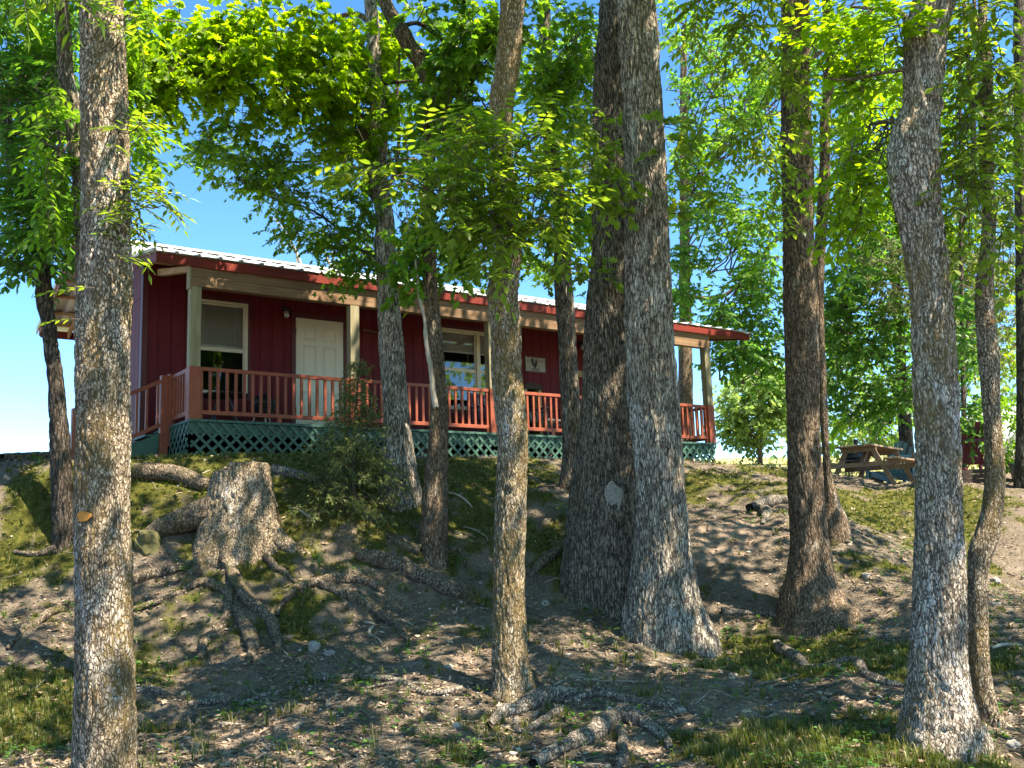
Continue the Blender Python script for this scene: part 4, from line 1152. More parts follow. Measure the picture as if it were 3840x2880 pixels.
# walls: backing with siding boards proud of it
front = empty('front_wall', (5, WY0, 0)); attach(front, cabin)
front.location = Vector((5, WY0, 0)) - cabin.location
openings = [(.60, 1.50, .64, 2.20), (2.33, 3.27, 0.0, 2.09), (5.20, 6.94, .64, 2.18), (8.74, 9.68, 0.0, 2.09)]
def wall_rects(x0, x1, z0, z1, ops):
    out = [(x0, x1, z0, z1)]
    for a, b, c, d in ops:
        new = []
        for r in out:
            if b <= r[0] or a >= r[1]: new.append(r); continue
            if a > r[0]: new.append((r[0], a, r[2], r[3]))
            if b < r[1]: new.append((b, r[1], r[2], r[3]))
            l, r_ = max(a, r[0]), min(b, r[1])
            if c > r[2]: new.append((l, r_, r[2], c))
            if d < r[3]: new.append((l, r_, d, r[3]))
        out = new
    return [r for r in out if r[1] - r[0] > .004 and r[3] - r[2] > .004]
mb = MB()
for r in wall_rects(WX0 + .02, WX1 - .02, -.1, WZ, openings): mb.box(r[0], r[1], WY0 + .012, WY0 + .10, r[2], r[3])
mb.build('sheathing', MT['groove'], front)
x = WX0 + .025
k = 0
while x < WX1 - .03:
    b = min(x + .2095 - .009, WX1 - .03)
    for z0, z1 in ((-.1, 2.338), (2.344, WZ)):
        for r in wall_rects(x, b, z0, z1, openings):
            box('siding_board', MT['siding'], front, r[0], r[1], WY0 + rng.uniform(-.001, .001), WY0 + .012, r[2], r[3])
    x += .2095
def trimset(x0, x1, z0, z1, w=.055, sill=True):
    y0, y1 = WY0 - .014, WY0 - .002
    box('casing', MT['trim'], front, x0 - w, x0 - .001, y0, y1, z0, z1)
    box('casing', MT['trim'], front, x1 + .001, x1 + w, y0, y1, z0, z1)
    box('casing', MT['trim'], front, x0 - w, x1 + w, y0 - .001, y1, z1, z1 + .065)
    if sill: box('casing', MT['trim'], front, x0 - w, x1 + w, y0 - .001, y1, z0 - .06, z0)
for a, b, c, d in openings: trimset(a, b, c if c else .03, d, sill=c > 0)
box('corner_board', MT['trim'], front, WX0 - .02, WX0 + .065, WY0 - .016, WY0 - .002, -.1, WZ - .06)
box('corner_board', MT['trim'], front, WX1 - .065, WX1 + .02, WY0 - .016, WY0 - .002, -.1, WZ - .06)

left = empty('side_wall', (0, 0, 0)); left.parent = cabin; left.location = Vector((WX0, 4, 0)) - cabin.location
RY, RZ = 3.88, 3.60          # ridge
sl_b = .36
def top_z(y): return RZ - .08 - abs(y - RY) * sl_b
mb = MB(); mb.prism([(WY0 + .1, -.45), (WY1, -.45), (WY1, top_z(WY1)), (RY, top_z(RY)), (WY0 + .1, top_z(WY0 + .1))], WX0 + .012, WX0 + .1, 'x')
mb.build('sheathing', MT['groove'], left)
y = WY0 + .02
while y < WY1 - .02:
    y2 = min(y + .2, WY1)
    for z0, z1 in ((-.45, 2.142), (2.150, 0)):
        za, zb = (z1, z1) if z1 else (top_z(y), top_z(y2))
        MB().prism([(y, z0), (y2, z0), (y2, zb), (y, za)], WX0 - .002, WX0 + .012, 'x').build('siding_board', MT['siding'], left)
    y += .2085
box('corner_board', MT['trim'], left, WX0 - .022, WX0 - .004, WY0 - .002, WY0 + .08, -.45, WZ - .06)
box('corner_board', MT['trim'], left, WX0 - .022, WX0 - .004, WY1 - .08, WY1 + .01, -.45, 2.7)
box('back_wall', MT['siding'], cabin, WX0 + .1, WX1, WY1 - .1, WY1 - .002, -.45, 2.75)
mb = MB(); mb.prism([(WY0 + .1, -.45), (WY1 - .1, -.45), (WY1 - .1, top_z(WY1)), (RY, top_z(RY)), (WY0 + .1, top_z(WY0 + .1))], WX1 - .1, WX1, 'x')
mb.build('end_wall', MT['siding'], cabin)
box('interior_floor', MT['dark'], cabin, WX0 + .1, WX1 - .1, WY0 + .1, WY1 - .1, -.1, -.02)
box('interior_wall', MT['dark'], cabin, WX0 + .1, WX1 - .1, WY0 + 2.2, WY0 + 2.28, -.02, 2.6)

# porch floor
floor_ = empty('porch_floor', (5, .8, 0)); floor_.parent = cabin; floor_.location = Vector((5, .8, 0)) - cabin.location
x = 0.0
while x < DL - .02:
    w = min(.138, DL - x)
    j = rng.uniform(-.006, .006)
    box('deck_board', MT['green'], floor_, x, x + w - .006, -.022 + j, DW, -.036 + rng.uniform(-.0015, .0015), rng.uniform(-.0015, .0015))
    x += .138
box('rim_joist', MT['green'], floor_, 0.02, DL - .02, .035, .075, -.20, -.040)
box('rim_joist', MT['green'], floor_, 0.02, .06, .078, DW, -.20, -.040)
box('rim_joist', MT['green'], floor_, DL - .06, DL - .02, .078, DW, -.20, -.040)
for xx in (1.3, 3.9, 6.5, 9.1):
    for yy in (.25, 1.4): box('pier', MT['darkwood'], floor_, xx - .08, xx + .08, yy - .08, yy + .08, -.75, -.21)
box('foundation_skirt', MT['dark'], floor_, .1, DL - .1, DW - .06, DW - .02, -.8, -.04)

# lattice skirt
def lattice(name, fx, fy, L, top, bot, right_front):
    """fx(s, k): world point for distance s along the run, depth layer k, height z"""
    e = empty(name, (0, 0, 0)); e.parent = cabin; e.location = Vector(fx(L / 2, 0, -.25)) - cabin.location
    h = top - bot
    for layer in (0, 1):
        down = (layer == 0) != right_front     # '\' runs down towards larger s
        s = -h
        while s < L:
            if down: a, b = (s, top), (s + h, bot)
            else: a, b = (s + h, top), (s, bot)
            # clip to 0..L
            pts = []
            t0, t1 = 0.0, 1.0
            ds = b[0] - a[0]
            lo, hi = (0 - a[0]) / ds, (L - a[0]) / ds
            if lo > hi: lo, hi = hi, lo
            t0, t1 = max(0, lo), min(1, hi)
            if t1 - t0 > .06:
                p = (a[0] + ds * t0, a[1] + (b[1] - a[1]) * t0); q = (a[0] + ds * t1, a[1] + (b[1] - a[1]) * t1)
                P, Q = np.array(fx(p[0], layer, p[1])), np.array(fx(q[0], layer, q[1]))
                nrm = np.array(fx(0, 1, 0)) - np.array(fx(0, 0, 0)); nrm = nrm / np.linalg.norm(nrm)
                MB().beam(P, Q, .008, .041, up=np.cross(nrm, (Q - P) / np.linalg.norm(Q - P))).build('slat', MT['lattice'], e)
            s += .176
    return e
lattice('lattice_panel', lambda s, k, z: (s + .04, .006 + .010 * k, z), 0, 5.2, -.040, -.66, False)
lattice('lattice_panel', lambda s, k, z: (s + 5.25, .006 + .010 * k, z), 0, 5.32, -.040, -.66, True)
lattice('lattice_panel', lambda s, k, z: (.004 + .010 * k, s + .05, z), 0, .88, -.040, -.62, False)
lattice('lattice_panel', lambda s, k, z: (DL - .004 - .010 * k, s + .05, z), 0, 1.6, -.040, -.66, False)

# posts, beam, railing
PX = [0.0, 2.53, 5.16, 7.80, 10.445]
RH = .76
for i, px_ in enumerate(PX):
    po = box('porch_post', MT['post'], cabin, px_, px_ + .155, .0, .14, RH + .001, 1.935, bevel=.004)
    lo = MB().box(px_ - .004, px_ + .160, -.006, .146, -.0, RH).build('painted_base', MT['rail'], po)
beam = MB().box(0, 10.6, -.004, .136, 1.9365, 2.075).build('porch_beam', MT['beam'], cabin, bevel=.004)
b2 = MB().box(0, 10.6, -.001, .139, 2.078, 2.235).build('upper_beam', MT['beam'], beam, bevel=.004)
box('beam_end', MT['post'], beam, -.022, -.001, -.006, .142, 1.9, 2.24)
rail = empty('porch_railing', (5, 0, .4)); rail.parent = cabin; rail.location = Vector((5, 0, .4)) - cabin.location
for i in range(4):
    a, b = PX[i] + .162, PX[i + 1] - .006
    dz = rng.uniform(-.006, .006)
    MB().beam((a, .055, RH - .025 + dz), (b, .055, RH - .025 - dz), .045, .055).build('top_rail', MT['rail'], rail, bevel=.004)
    MB().beam((a, .055, .105 + dz), (b, .055, .105 - dz), .045, .06).build('bottom_rail', MT['rail'], rail, bevel=.004)
    n = int(round((b - a) / .131))
    for k in range(n + 1):
        xx = a + .022 + (b - a - .044) * k / n + rng.uniform(-.004, .004)
        zb = .0 if k in (0, n) else .075
        t = rng.uniform(-.006, .006)
        w = .040 if 0 < k < n else .046
        MB().beam((xx, .060 if 0 < k < n else .058, zb), (xx + t, .060, RH - .03), w, w * .8, up=(0, 1, 0)).build('baluster', MT['rail'], rail)
    if i in (0, 2, 3): box('support_block', MT['rail'], rail, a + 1.18, a + 1.24, .04, .075, .001, .075)
def siderail(xc, y0, y1):
    MB().beam((xc, y0, RH - .025), (xc, y1, RH - .025), .045, .055).build('top_rail', MT['rail'], rail)
    MB().beam((xc, y0, .105), (xc, y1, .105), .045, .06).build('bottom_rail', MT['rail'], rail)
    n = int(round((y1 - y0) / .131))
    for k in range(n + 1):
        yy = y0 + .02 + (y1 - y0 - .04) * k / n
        MB().beam((xc, yy, .0 if k in (0, n) else .08), (xc, yy, RH - .03), .036, .036, up=(0, 1, 0)).build('baluster', MT['rail'], rail)
siderail(.05, .148, .925)
siderail(DL - .05, .148, DW - .03)

# steps on the left
steps = empty('porch_steps', (-.6, 1.3, -.3)); steps.parent = cabin; steps.location = Vector((-.6, 1.3, -.3)) - cabin.location
nw = MB().box(-.125, -.015, .90, 1.0, -.62, RH + .0).build('newel_post', MT['rail'], steps, bevel=.004)
box('newel_post', MT['rail'], steps, -.013, .03, .90, 1.0, -.3, RH + .03, bevel=.003)
SL = -.50
def sz(x, z): return z + (x + .12) * -SL
for z0, nm, h in ((.675, 'stair_rail', .055), (.02, 'lower_stair_rail', .055)):
    MB().beam((-.126, .95, sz(-.126, z0)), (-1.25, .95, sz(-1.25, z0)), .05, h).build(nm, MT['rail'], steps)
for xx in (-.16, -.32, -.46, -.62, -.78, -.94, -1.10):
    MB().beam((xx, .95, sz(xx, .02)), (xx, .95, sz(xx, .67)), .034, .034, up=(0, 1, 0)).build('stair_baluster', MT['rail'], steps)
box('newel_post', MT['rail'], steps, -1.35, -1.25, .90, 1.0, -1.0, .2, bevel=.004)
MB().prism([(-.13, -.10), (-.13, -.32), (-1.15, -.82), (-1.15, -.60)], .965, 1.0).build('stringer', MT['green'], steps)
MB().prism([(-.13, -.10), (-.13, -.32), (-1.15, -.82), (-1.15, -.60)], 1.66, 1.70).build('stringer', MT['green'], steps)
for k in range(4):
    x1_ = -.02 - .27 * k
    z = -.12 - .135 * k
    box('tread', MT['green'], steps, x1_ - .30, x1_, 1.002, 1.658, z - .035, z)
    box('riser', MT['green'], steps, x1_ - .02, x1_ - .002, 1.002, 1.658, z - .16, z - .036)
box('side_panel', MT['green'], steps, -.36, -.135, .985, 1.0, -.62, -.24)

# windows and doors
def window(x0, x1, z0, z1, panes, blind_z, meet):
    w = empty('window', ((x0 + x1) / 2, WY0, z0)); w.parent = cabin; w.location = Vector(((x0 + x1) / 2, WY0, z0)) - cabin.location
    y0, y1 = WY0 - .018, WY0 + .05
    fw = .045
    mb = MB()
    mb.box(x0, x0 + fw, y0, y1, z0, z1); mb.box(x1 - fw, x1, y0, y1, z0, z1)
    mb.box(x0 + fw, x1 - fw, y0, y1, z0, z0 + fw); mb.box(x0 + fw, x1 - fw, y0, y1, z1 - fw, z1)
    mb.build('window_frame', MT['cream'], w, bevel=.003)
    xs = [x0 + fw] + panes + [x1 - fw]
    for c in panes: box('mullion', MT['cream'], w, c - .04, c + .04, y0 - .002, y1, z0 + fw, z1 - fw)
    for i in range(len(xs) - 1):
        a = xs[i] + (.04 if i else 0); b = xs[i + 1] - (.04 if i < len(xs) - 2 else 0)
        for lo, hi, yy, nm in ((z0 + fw, meet, WY0 + .010, 'lower_sash'), (meet, z1 - fw, WY0 + .022, 'upper_sash')):
            s = MB(); q = .028
            s.box(a, a + q, yy, yy + .02, lo, hi); s.box(b - q, b, yy, yy + .02, lo, hi)
            s.box(a + q, b - q, yy, yy + .02, lo, lo + q); s.box(a + q, b - q, yy, yy + .02, hi - q * (1.3 if nm == 'lower_sash' else 1), hi)
            so = s.build(nm, MT['cream'], w)
            box('pane', MT['glass'], so, a + q, b - q, yy + .008, yy + .012, lo + q, hi - q)
        sl = MB(); z = z1 - fw - .01; kk = 0
        while z > blind_z:
            sl.beam((a + .02, WY0 + .075, z), (b - .02, WY0 + .075, z), .024, .0022, up=(0, .55, 1)); z -= .021
        bl = sl.build('blind', MT['blind'], w); bl['kind'] = 'stuff'
        box('blind_rail', MT['blind'], w, a + .02, b - .02, WY0 + .062, WY0 + .088, blind_z - .03, blind_z)
        MB().tube([(b - .16, WY0 + .058, z1 - fw), (b - .158, WY0 + .056, meet + .02)], .004, 6).build('blind_wand', MT['blind'], w)
    return w
window(.60, 1.50, .64, 2.20, [], 1.47, 1.40)
window(5.20, 6.94, .64, 2.18, [6.07], 1.77, 1.41)

def door(x0, x1, z0, z1):
    d = empty('front_door', ((x0 + x1) / 2, WY0, 0)); d.parent = cabin; d.location = Vector(((x0 + x1) / 2, WY0, 0)) - cabin.location
    mb = MB()
    mb.box(x0, x0 + .02, WY0 - .012, WY0 + .09, z0, z1); mb.box(x1 - .02, x1, WY0 - .012, WY0 + .09, z0, z1); mb.box(x0 + .02, x1 - .02, WY0 - .012, WY0 + .09, z1 - .02, z1)
    mb.build('door_jamb', MT['trim'], d)
    box('threshold', MT['metal_under'], d, x0 + .021, x1 - .021, WY0 - .03, WY0 + .08, z0 - .0, z0 + .03)
    a, b = x0 + .022, x1 - .022
    leaf = MB()
    # stiles and rails around six sunk panels
    W = b - a; c1, c2 = a + .135, a + W / 2 - .06; c3, c4 = a + W / 2 + .06, b - .135
    zr = [(z0 + .25, z0 + .86), (z0 + 1.05, z0 + 1.62), (z0 + 1.70, z1 - .17)]
    zr = [(z0 + .22, z0 + .80), (z0 + .98, z0 + 1.60), (z0 + 1.69, z1 - .16)]
    yF, yB = WY0 + .012, WY0 + .055
    cuts = [a, c1, c2, c3, c4, b]
    for i in (0, 2, 4): leaf.box(cuts[i], cuts[i + 1], yF, yB, z0 + .031, z1 - .021)
    for i in (1, 3):
        zz = [z0 + .031] + [v for r in zr for v in r] + [z1 - .021]
        for j in range(0, len(zz), 2): leaf.box(cuts[i], cuts[i + 1], yF, yB, zz[j], zz[j + 1])
    lf = leaf.build('door_leaf', MT['door'], d)
    for i in (1, 3):
        for lo, hi in zr:
            p_ = MB()
            o = [(cuts[i], lo), (cuts[i + 1], lo), (cuts[i + 1], hi), (cuts[i], hi)]
            q1 = .022; q2 = .045
            def rg(q, yy): return [(o[0][0] + q, yy, lo + q), (o[1][0] - q, yy, lo + q), (o[1][0] - q, yy, hi - q), (o[0][0] + q, yy, hi - q)]
            r0, r1_, r2_ = rg(0, yF + .001), rg(q1, yF + .016), rg(q2, yF + .005)
            p_.add(r0 + r1_ + r2_, [(k, (k + 1) % 4, 4 + (k + 1) % 4, 4 + k) for k in range(4)] + [(4 + k, 4 + (k + 1) % 4, 8 + (k + 1) % 4, 8 + k) for k in range(4)] + [(8, 9, 10, 11)])
            p_.build('door_panel', MT['door'], lf)
    box('hinge', MT['black'], d, a - .004, a + .012, WY0 + .002, WY0 + .012, z0 + .42, z0 + .52)
    box('hinge', MT['black'], d, a - .004, a + .012, WY0 + .002, WY0 + .012, z0 + 1.78, z0 + 1.88)
    kn = MB().lathe((b - .07, WY0 - .02, z0 + .95), [(.001, -.028), (.022, -.02), (.028, 0), (.022, .02), (.001, .028)], 12)
    kn.build('door_knob', MT['metal_under'], d, smooth=True)
door(2.33, 3.27, .0, 2.09)
door(8.74, 9.68, .0, 2.09)

# porch roof and main roof, purlins, rafters, ribbed sheets
PE, PK = -.085, 1.28         # eave, kink (y)
ZE, ZK = 2.345, 2.345 + .17 * (1.28 + .04)
def zf(y): return ZE + (y + .04) * (ZK - ZE) / (PK + .04) if y < PK else ZK + (y - PK) * (RZ - ZK) / (RY - PK)
def zb(y): return RZ - (y - RY) * .35
roof = empty('roof', (5, 3, 3)); roof.parent = cabin; roof.location = Vector((5, 3, 3)) - cabin.location
def sheet(x0, x1, ys, zfun, lift=.03):
    """one ribbed sheet, ribs running up the slope"""
    pit = .2833
    prof = []
    x = x0
    n = int(round((x1 - x0) / pit))
    pit = (x1 - x0) / n
    for i in range(n):
        c = x0 + pit * i
        prof += [(c, 0), (c + .018, .030), (c + .045, .030), (c + .063, 0), (c + pit / 2, .004)]
    prof.append((x1, 0))
    V, F = [], []
    m_ = len(prof)
    for y in ys:
        for px_, pz in prof: V.append((px_, y, zfun(y) + lift + pz))
    for j in range(len(ys) - 1):
        for i in range(m_ - 1): F.append((j * m_ + i, j * m_ + i + 1, (j + 1) * m_ + i + 1, (j + 1) * m_ + i))
    o = bulk('roof_sheet', np.array(V), np.array(F), MT['metal'], roof)
    sm = o.modifiers.new('thick', 'SOLIDIFY'); sm.thickness = .004
    return o
N = 13
for i in range(N):
    a, b = -.58 + i * 12.42 / N, -.58 + (i + 1) * 12.42 / N
    sheet(a, b + .001, [PE, PK + .02], zf, .030 + .002 * (i % 2))
for i in range(N):
    a, b = -.78 + i * 12.0 / N, -.78 + (i + 1) * 12.0 / N
    sheet(a, b + .001, [PK - .04, RY], lambda y: ZK + (y - PK) * (RZ - ZK) / (RY - PK), .040 + .002 * (i % 2))
    sheet(a, b + .001, [RY, 6.95], zb, .040 + .002 * (i % 2))
MB().prism([(RY - .18, RZ - .18 * .39 + .08), (RY, RZ + .10), (RY + .18, RZ - .18 * .35 + .08), (RY + .18, RZ - .18 * .35 + .074), (RY, RZ + .094), (RY - .18, RZ - .18 * .39 + .074)], -.79, 11.23, 'x').build('ridge_cap', MT['metal'], roof)
# front fascia and sloping ends
MB().box(-.52, 11.76, -.062, -.040, 2.208, 2.343).build('fascia_board', MT['fascia'], roof, bevel=.003)
def rake(x, pts, h, mat, name, th=.024):
    for (ya, za), (yb, zb_) in zip(pts[:-1], pts[1:]):
        MB().prism([(ya, za - h), (yb, zb_ - h), (yb, zb_), (ya, za)], x, x + th, 'x').build(name, mat, roof)
for xx in (-.52, 11.736): rake(xx, [(-.038, 2.343), (PK, zf(PK) - .002)], .135, MT['fascia'], 'rake_board')
for xx in (-.76, 11.18):
    rake(xx, [(PK, ZK), (RY, RZ)], .13, MT['fascia'], 'rake_board')
    rake(xx, [(RY, RZ), (6.85, zb(6.85))], .13, MT['rail'], 'rake_board')
    rake(xx - .028, [(PK, ZK + .075), (RY, RZ + .075)], .11, MT['metal_under'], 'rake_flashing', .022)
    rake(xx - .028, [(RY, RZ + .075), (6.97, zb(6.97) + .075)], .11, MT['metal_under'], 'rake_flashing', .022)
rake(-.575, [(-.09, 2.395), (PK, zf(PK) + .052)], .045, MT['metal_under'], 'rake_flashing', .02)
MB().box(-.735, 11.17, 6.83, 6.85, zb(6.85) - .16, zb(6.85) - .01).build('fascia_board', MT['fascia'], roof)
# purlins across, seen from below
for y in (.10, .42, .74, 1.06):
    MB().box(-.494, 11.73, y, y + .085, zf(y) - .012, zf(y) + .026).build('purlin', MT['purlin'], roof)
for y in (1.6, 2.15, 2.7, 3.25, 3.75):
    MB().box(-.734, 11.16, y, y + .085, zf(y) - .004, zf(y) + .034).build('purlin', MT['purlin'], roof)
for y in (4.0, 4.55, 5.1, 5.65, 6.2, 6.6):
    MB().box(-.734, 11.16, y, y + .09, zb(y) - .032, zb(y) + .004).build('purlin', MT['purlin'], roof)
for xx in np.arange(.6, 11.7, .61):
    y0_, y1_ = .02, 1.70
    MB().prism([(y0_, zf(y0_) - .110), (y1_, zf(PK) + .07 - .110), (y1_, zf(PK) + .07 - .014), (y0_, zf(y0_) - .014)], xx, xx + .038, 'x').build('rafter', MT['purlin'], roof)
MB().prism([(.02, 2.155), (1.70, 2.49), (1.70, 2.60), (.02, 2.235)], -.0, .10, 'x').build('rafter', MT['beam_y'], roof)
for xx in (-.25, 5.0, 10.0):
    MB().prism([(1.85, ZK + (1.85 - PK) * .39 - .16), (RY, RZ - .16), (RY, RZ - .02), (1.85, ZK + (1.85 - PK) * .39 - .02)], xx, xx + .04, 'x').build('rafter', MT['purlin'], roof)
    MB().prism([(RY, RZ - .17), (6.8, zb(6.8) - .17), (6.8, zb(6.8) - .036), (RY, RZ - .036)], xx, xx + .04, 'x').build('rafter', MT['purlin'], roof)

# lamps, sign, plaque
def wall_lamp(x, z, label):
    t = empty('wall_lamp', (x, WY0, z)); tag(t, label, 'lamp', 'porch lamps')
    MB().lathe((x, WY0 - .075, z + .035), [(.001, .03), (.045, .028), (.055, 0), (.052, -.03), (.001, -.031)], 16).build('lamp_cap', MT['black'], t, smooth=True)
    MB().tube([(x, WY0 - .004, z + .05), (x, WY0 - .05, z + .05)], .045, 12).build('wall_mount', MT['black'], t)
    m, nt, p = mat_new('jar_glass'); p.inputs['Base Color'].default_value = (.55, .55, .5, 1); p.inputs['Roughness'].default_value = .1; p.inputs['Transmission Weight'].default_value = .6
    MB().lathe((x, WY0 - .075, z), [(.042, 0), (.044, -.05), (.036, -.10), (.001, -.112)], 16).build('glass_jar', m, t, smooth=True)
    MB().lathe((x, WY0 - .075, z), [(.012, -.002), (.024, -.03), (.022, -.06), (.001, -.075)], 12).build('bulb', MT['blind'], t, smooth=True)
wall_lamp(2.15, 2.13, 'black jar lamp on the red wall left of the visible cream door')
wall_lamp(8.60, 2.13, 'black jar lamp beside the slim flecked trunk, near the second door')

def text(body, size, x, z, y, mat, parent, name='lettering', sx=1.0):
    c = bpy.data.curves.new(name, 'FONT'); c.body = body; c.size = size; c.align_x = 'CENTER'; c.extrude = .0008
    c.materials.append(mat)
    tmp = bpy.data.objects.new(name, c); COL.objects.link(tmp)
    me = bpy.data.meshes.new_from_object(tmp.evaluated_get(bpy.context.evaluated_depsgraph_get()))
    bpy.data.objects.remove(tmp)
    o = bpy.data.objects.new(name, me); COL.objects.link(o)
    o.parent = parent; o.rotation_euler = (math.pi / 2, 0, 0)
    o.location = Vector((x, y, z)) - parent.location; o.scale = (sx, 1, 1)
    return o
sg = empty('seed_sign', (7.425, WY0, 1.64)); tag(sg, 'small weathered seed sign with a black rooster, hung on the porch wall', 'sign')
sgm = m_plain('sign_face', (.33, .32, .27), .7, var=.2, scale=12)
frm = m_plain('sign_frame', (.10, .075, .05), .7, var=.2)
box('sign_board', sgm, sg, 7.185, 7.665, WY0 - .014, WY0 - .003, 1.500, 1.775)
mb = MB(); mb.box(7.165, 7.684, WY0 - .02, WY0 - .003, 1.776, 1.795); mb.box(7.165, 7.684, WY0 - .02, WY0 - .003, 1.482, 1.499)
mb.box(7.165, 7.184, WY0 - .02, WY0 - .003, 1.4995, 1.7755); mb.box(7.666, 7.684, WY0 - .02, WY0 - .003, 1.4995, 1.7755)
mb.build('sign_frame', frm, sg)
fad = m_plain('faded_letters', (.16, .10, .07), .7); dk = m_plain('dark_letters', (.03, .028, .025), .7)
text('BLUE ROOSTER', .098, 7.425, 1.675, WY0 - .0155, fad, sg, sx=.62)
text('SEEDS', .075, 7.425, 1.512, WY0 - .0155, dk, sg, sx=1.1)
roo = [(7.40, 1.555), (7.43, 1.555), (7.435, 1.59), (7.465, 1.63), (7.475, 1.70), (7.455, 1.735), (7.462, 1.755), (7.44, 1.75), (7.425, 1.72), (7.42, 1.68), (7.39, 1.665), (7.375, 1.70), (7.38, 1.755), (7.345, 1.765), (7.318, 1.72), (7.325, 1.67), (7.35, 1.62), (7.385, 1.59)]
MB().prism(roo, WY0 - .0185, WY0 - .0165).build('rooster', dk, sg)
pq = MB().prism([(8.45, 1.47), (8.66, 1.47), (8.68, 1.50), (8.68, 1.57), (8.66, 1.60), (8.45, 1.60), (8.43, 1.57), (8.43, 1.50)], WY0 - .018, WY0 - .003).build('door_plaque', m_wood('plaque_wood', (.30, .23, .12), (.42, .33, .18), 'x'), None)
tag(pq, 'little wooden plaque with clipped corners beside the second door', 'plaque')
pt = MB().tube([(7.98, WY0 - .03, 2.02), (8.12, WY0 - .03, 2.02)], .006, 6).build('plant_hook', MT['black']); tag(pt, 'thin metal hook on the porch wall right of the seed sign', 'hook')
br = MB().beam((3.60, WY0 - .06, 1.96), (3.95, WY0 - .06, 1.93), .02, .03).beam((3.93, WY0 - .06, 1.93), (3.93, WY0 - .003, 1.88), .02, .02).build('wall_bracket', MT['beam']); tag(br, 'small wooden bracket on the wall right of the cream door', 'bracket')

# furniture on the porch
def lathe_thing(name, label, cat, parts, loc):
    t = empty(name, loc); tag(t, label, cat)
    for nm, mat, c, prof in parts: MB().lathe(c, prof, 20).build(nm, mat, t, smooth=True)
    return t
t = empty('patio_table', (.85, .95, 0)); tag(t, 'dark round patio table behind the railing under the first window', 'table')
MB().lathe((.85, .95, .50), [(.34, 0), (.36, .012), (.36, .03), (.001, .032)], 28).build('tabletop', MT['darkwood'], t)
for a in range(4):
    c_, s_ = math.cos(a * math.pi / 2 + .6), math.sin(a * math.pi / 2 + .6)
    MB().tube([(.85 + .28 * c_, .95 + .28 * s_, 0.0), (.85 + .1 * c_, .95 + .1 * s_, .50)], .016, 8).build('leg', MT['black'], t)
t = empty('kettle_grill', (1.58, 1.22, 0)); tag(t, 'black rounded grill standing on the porch between window and door', 'grill')
MB().lathe((1.58, 1.22, .40), [(.05, -.18), (.15, -.12), (.20, 0), (.205, .01)], 24).build('bowl', MT['black'], t, smooth=True)
MB().lathe((1.58, 1.22, .412), [(.207, 0), (.19, .09), (.13, .17), (.04, .205), (.001, .21)], 24).build('lid', MT['black'], t, smooth=True)
MB().tube([(1.55, 1.22, .625), (1.55, 1.22, .66), (1.61, 1.22, .66), (1.61, 1.22, .625)], .009, 6).build('handle', MT['black'], t)
for a in range(3):
    c_, s_ = math.cos(a * 2.094 + .4), math.sin(a * 2.094 + .4)
    MB().tube([(1.58 + .22 * c_, 1.22 + .22 * s_, 0), (1.58 + .12 * c_, 1.22 + .12 * s_, .3)], .012, 6).build('leg', MT['metal_under'], t)

def porch_chair(loc, rot, mat, seat_mat, label, cat='chair', rocker=False, name='porch_chair', high=.86):
    t = empty(name, (0, 0, 0)); tag(t, label, cat)
    def bx(nm, m_, *b): return MB().box(*b).build(nm, m_, t)
    for sx in (-.25, .25):
        MB().beam((sx, -.24, .02), (sx, -.24, .60), .04, .04, up=(0, 1, 0)).build('front_leg', mat, t)
        MB().beam((sx, .22, .02), (sx, .30, high), .04, .035, up=(0, 1, 0)).build('back_post', mat, t)
        bx('armrest', mat, sx - .04, sx + .04, -.30, .25, .60, .62)
        if rocker: MB().tube([(sx, -.42, .07), (sx, -.2, .02), (sx, .05, .0), (sx, .3, .03), (sx, .5, .10)], .018, 6).build('rocker', mat, t)
    for k in range(6): bx('seat_slat', seat_mat, -.23, .23, -.26 + .085 * k, -.19 + .085 * k, .385, .405)
    for k in range(5): MB().beam((-.18 + .09 * k, .235, .42), (-.18 + .09 * k, .295, high - .03), .055, .014, up=(0, 1, 0)).build('back_slat', seat_mat, t)
    MB().beam((-.25, .30, high), (.25, .30, high), .03, .07).build('crest_rail', mat, t)
    MB().beam((-.25, -.24, .30), (.25, -.24, .30), .02, .03).build('stretcher', mat, t)
    t.location = loc; t.rotation_euler = (0, 0, rot)
    return t
porch_chair((10.02, .95, 0), -2.0, MT['darkwood'], MT['darkwood'], 'dark wooden rocking chair at the right end of the porch', rocker=True, name='rocking_chair')
porch_chair((5.9, 1.05, 0), .25, MT['maroon'], MT['maroon'], 'dark red porch chair in front of the wide window')
t = porch_chair((7.1, .95, 0), .1, MT['black'], m_plain('floral_cloth', (.22, .22, .22), .9, var=.95, scale=26, bstr=0), 'porch chair with black and white patterned slats behind the railing', high=.62)
# small cupboard with a curved lid
t = empty('wooden_hutch', (7.05, 1.45, 0)); tag(t, 'little wooden hutch with a rounded lid standing under the seed sign', 'hutch')
for xx in (6.86, 7.20): box('side_post', MT['beam_y'], t, xx, xx + .06, 1.32, 1.58, .001, 1.06)
box('shelf', MT['darkwood'], t, 6.922, 7.198, 1.33, 1.57, .62, .65); box('shelf', MT['darkwood'], t, 6.922, 7.198, 1.33, 1.57, .28, .31)
box('back_panel', MT['darkwood'], t, 6.922, 7.198, 1.575, 1.588, .05, 1.04)
MB().prism([(6.78 + .25 * (1 - math.cos(a)) + 0.0, 1.065 + .12 * math.sin(a)) for a in np.linspace(0, math.pi, 12)], 1.28, 1.62).build('lid', MT['darkwood'], t)
t = MB().box(10.28, 10.42, .35, .95, .002, .05).build('boot_tray', MT['bluegrey']); tag(t, 'low blue tray on the porch floor by the right corner post', 'tray')

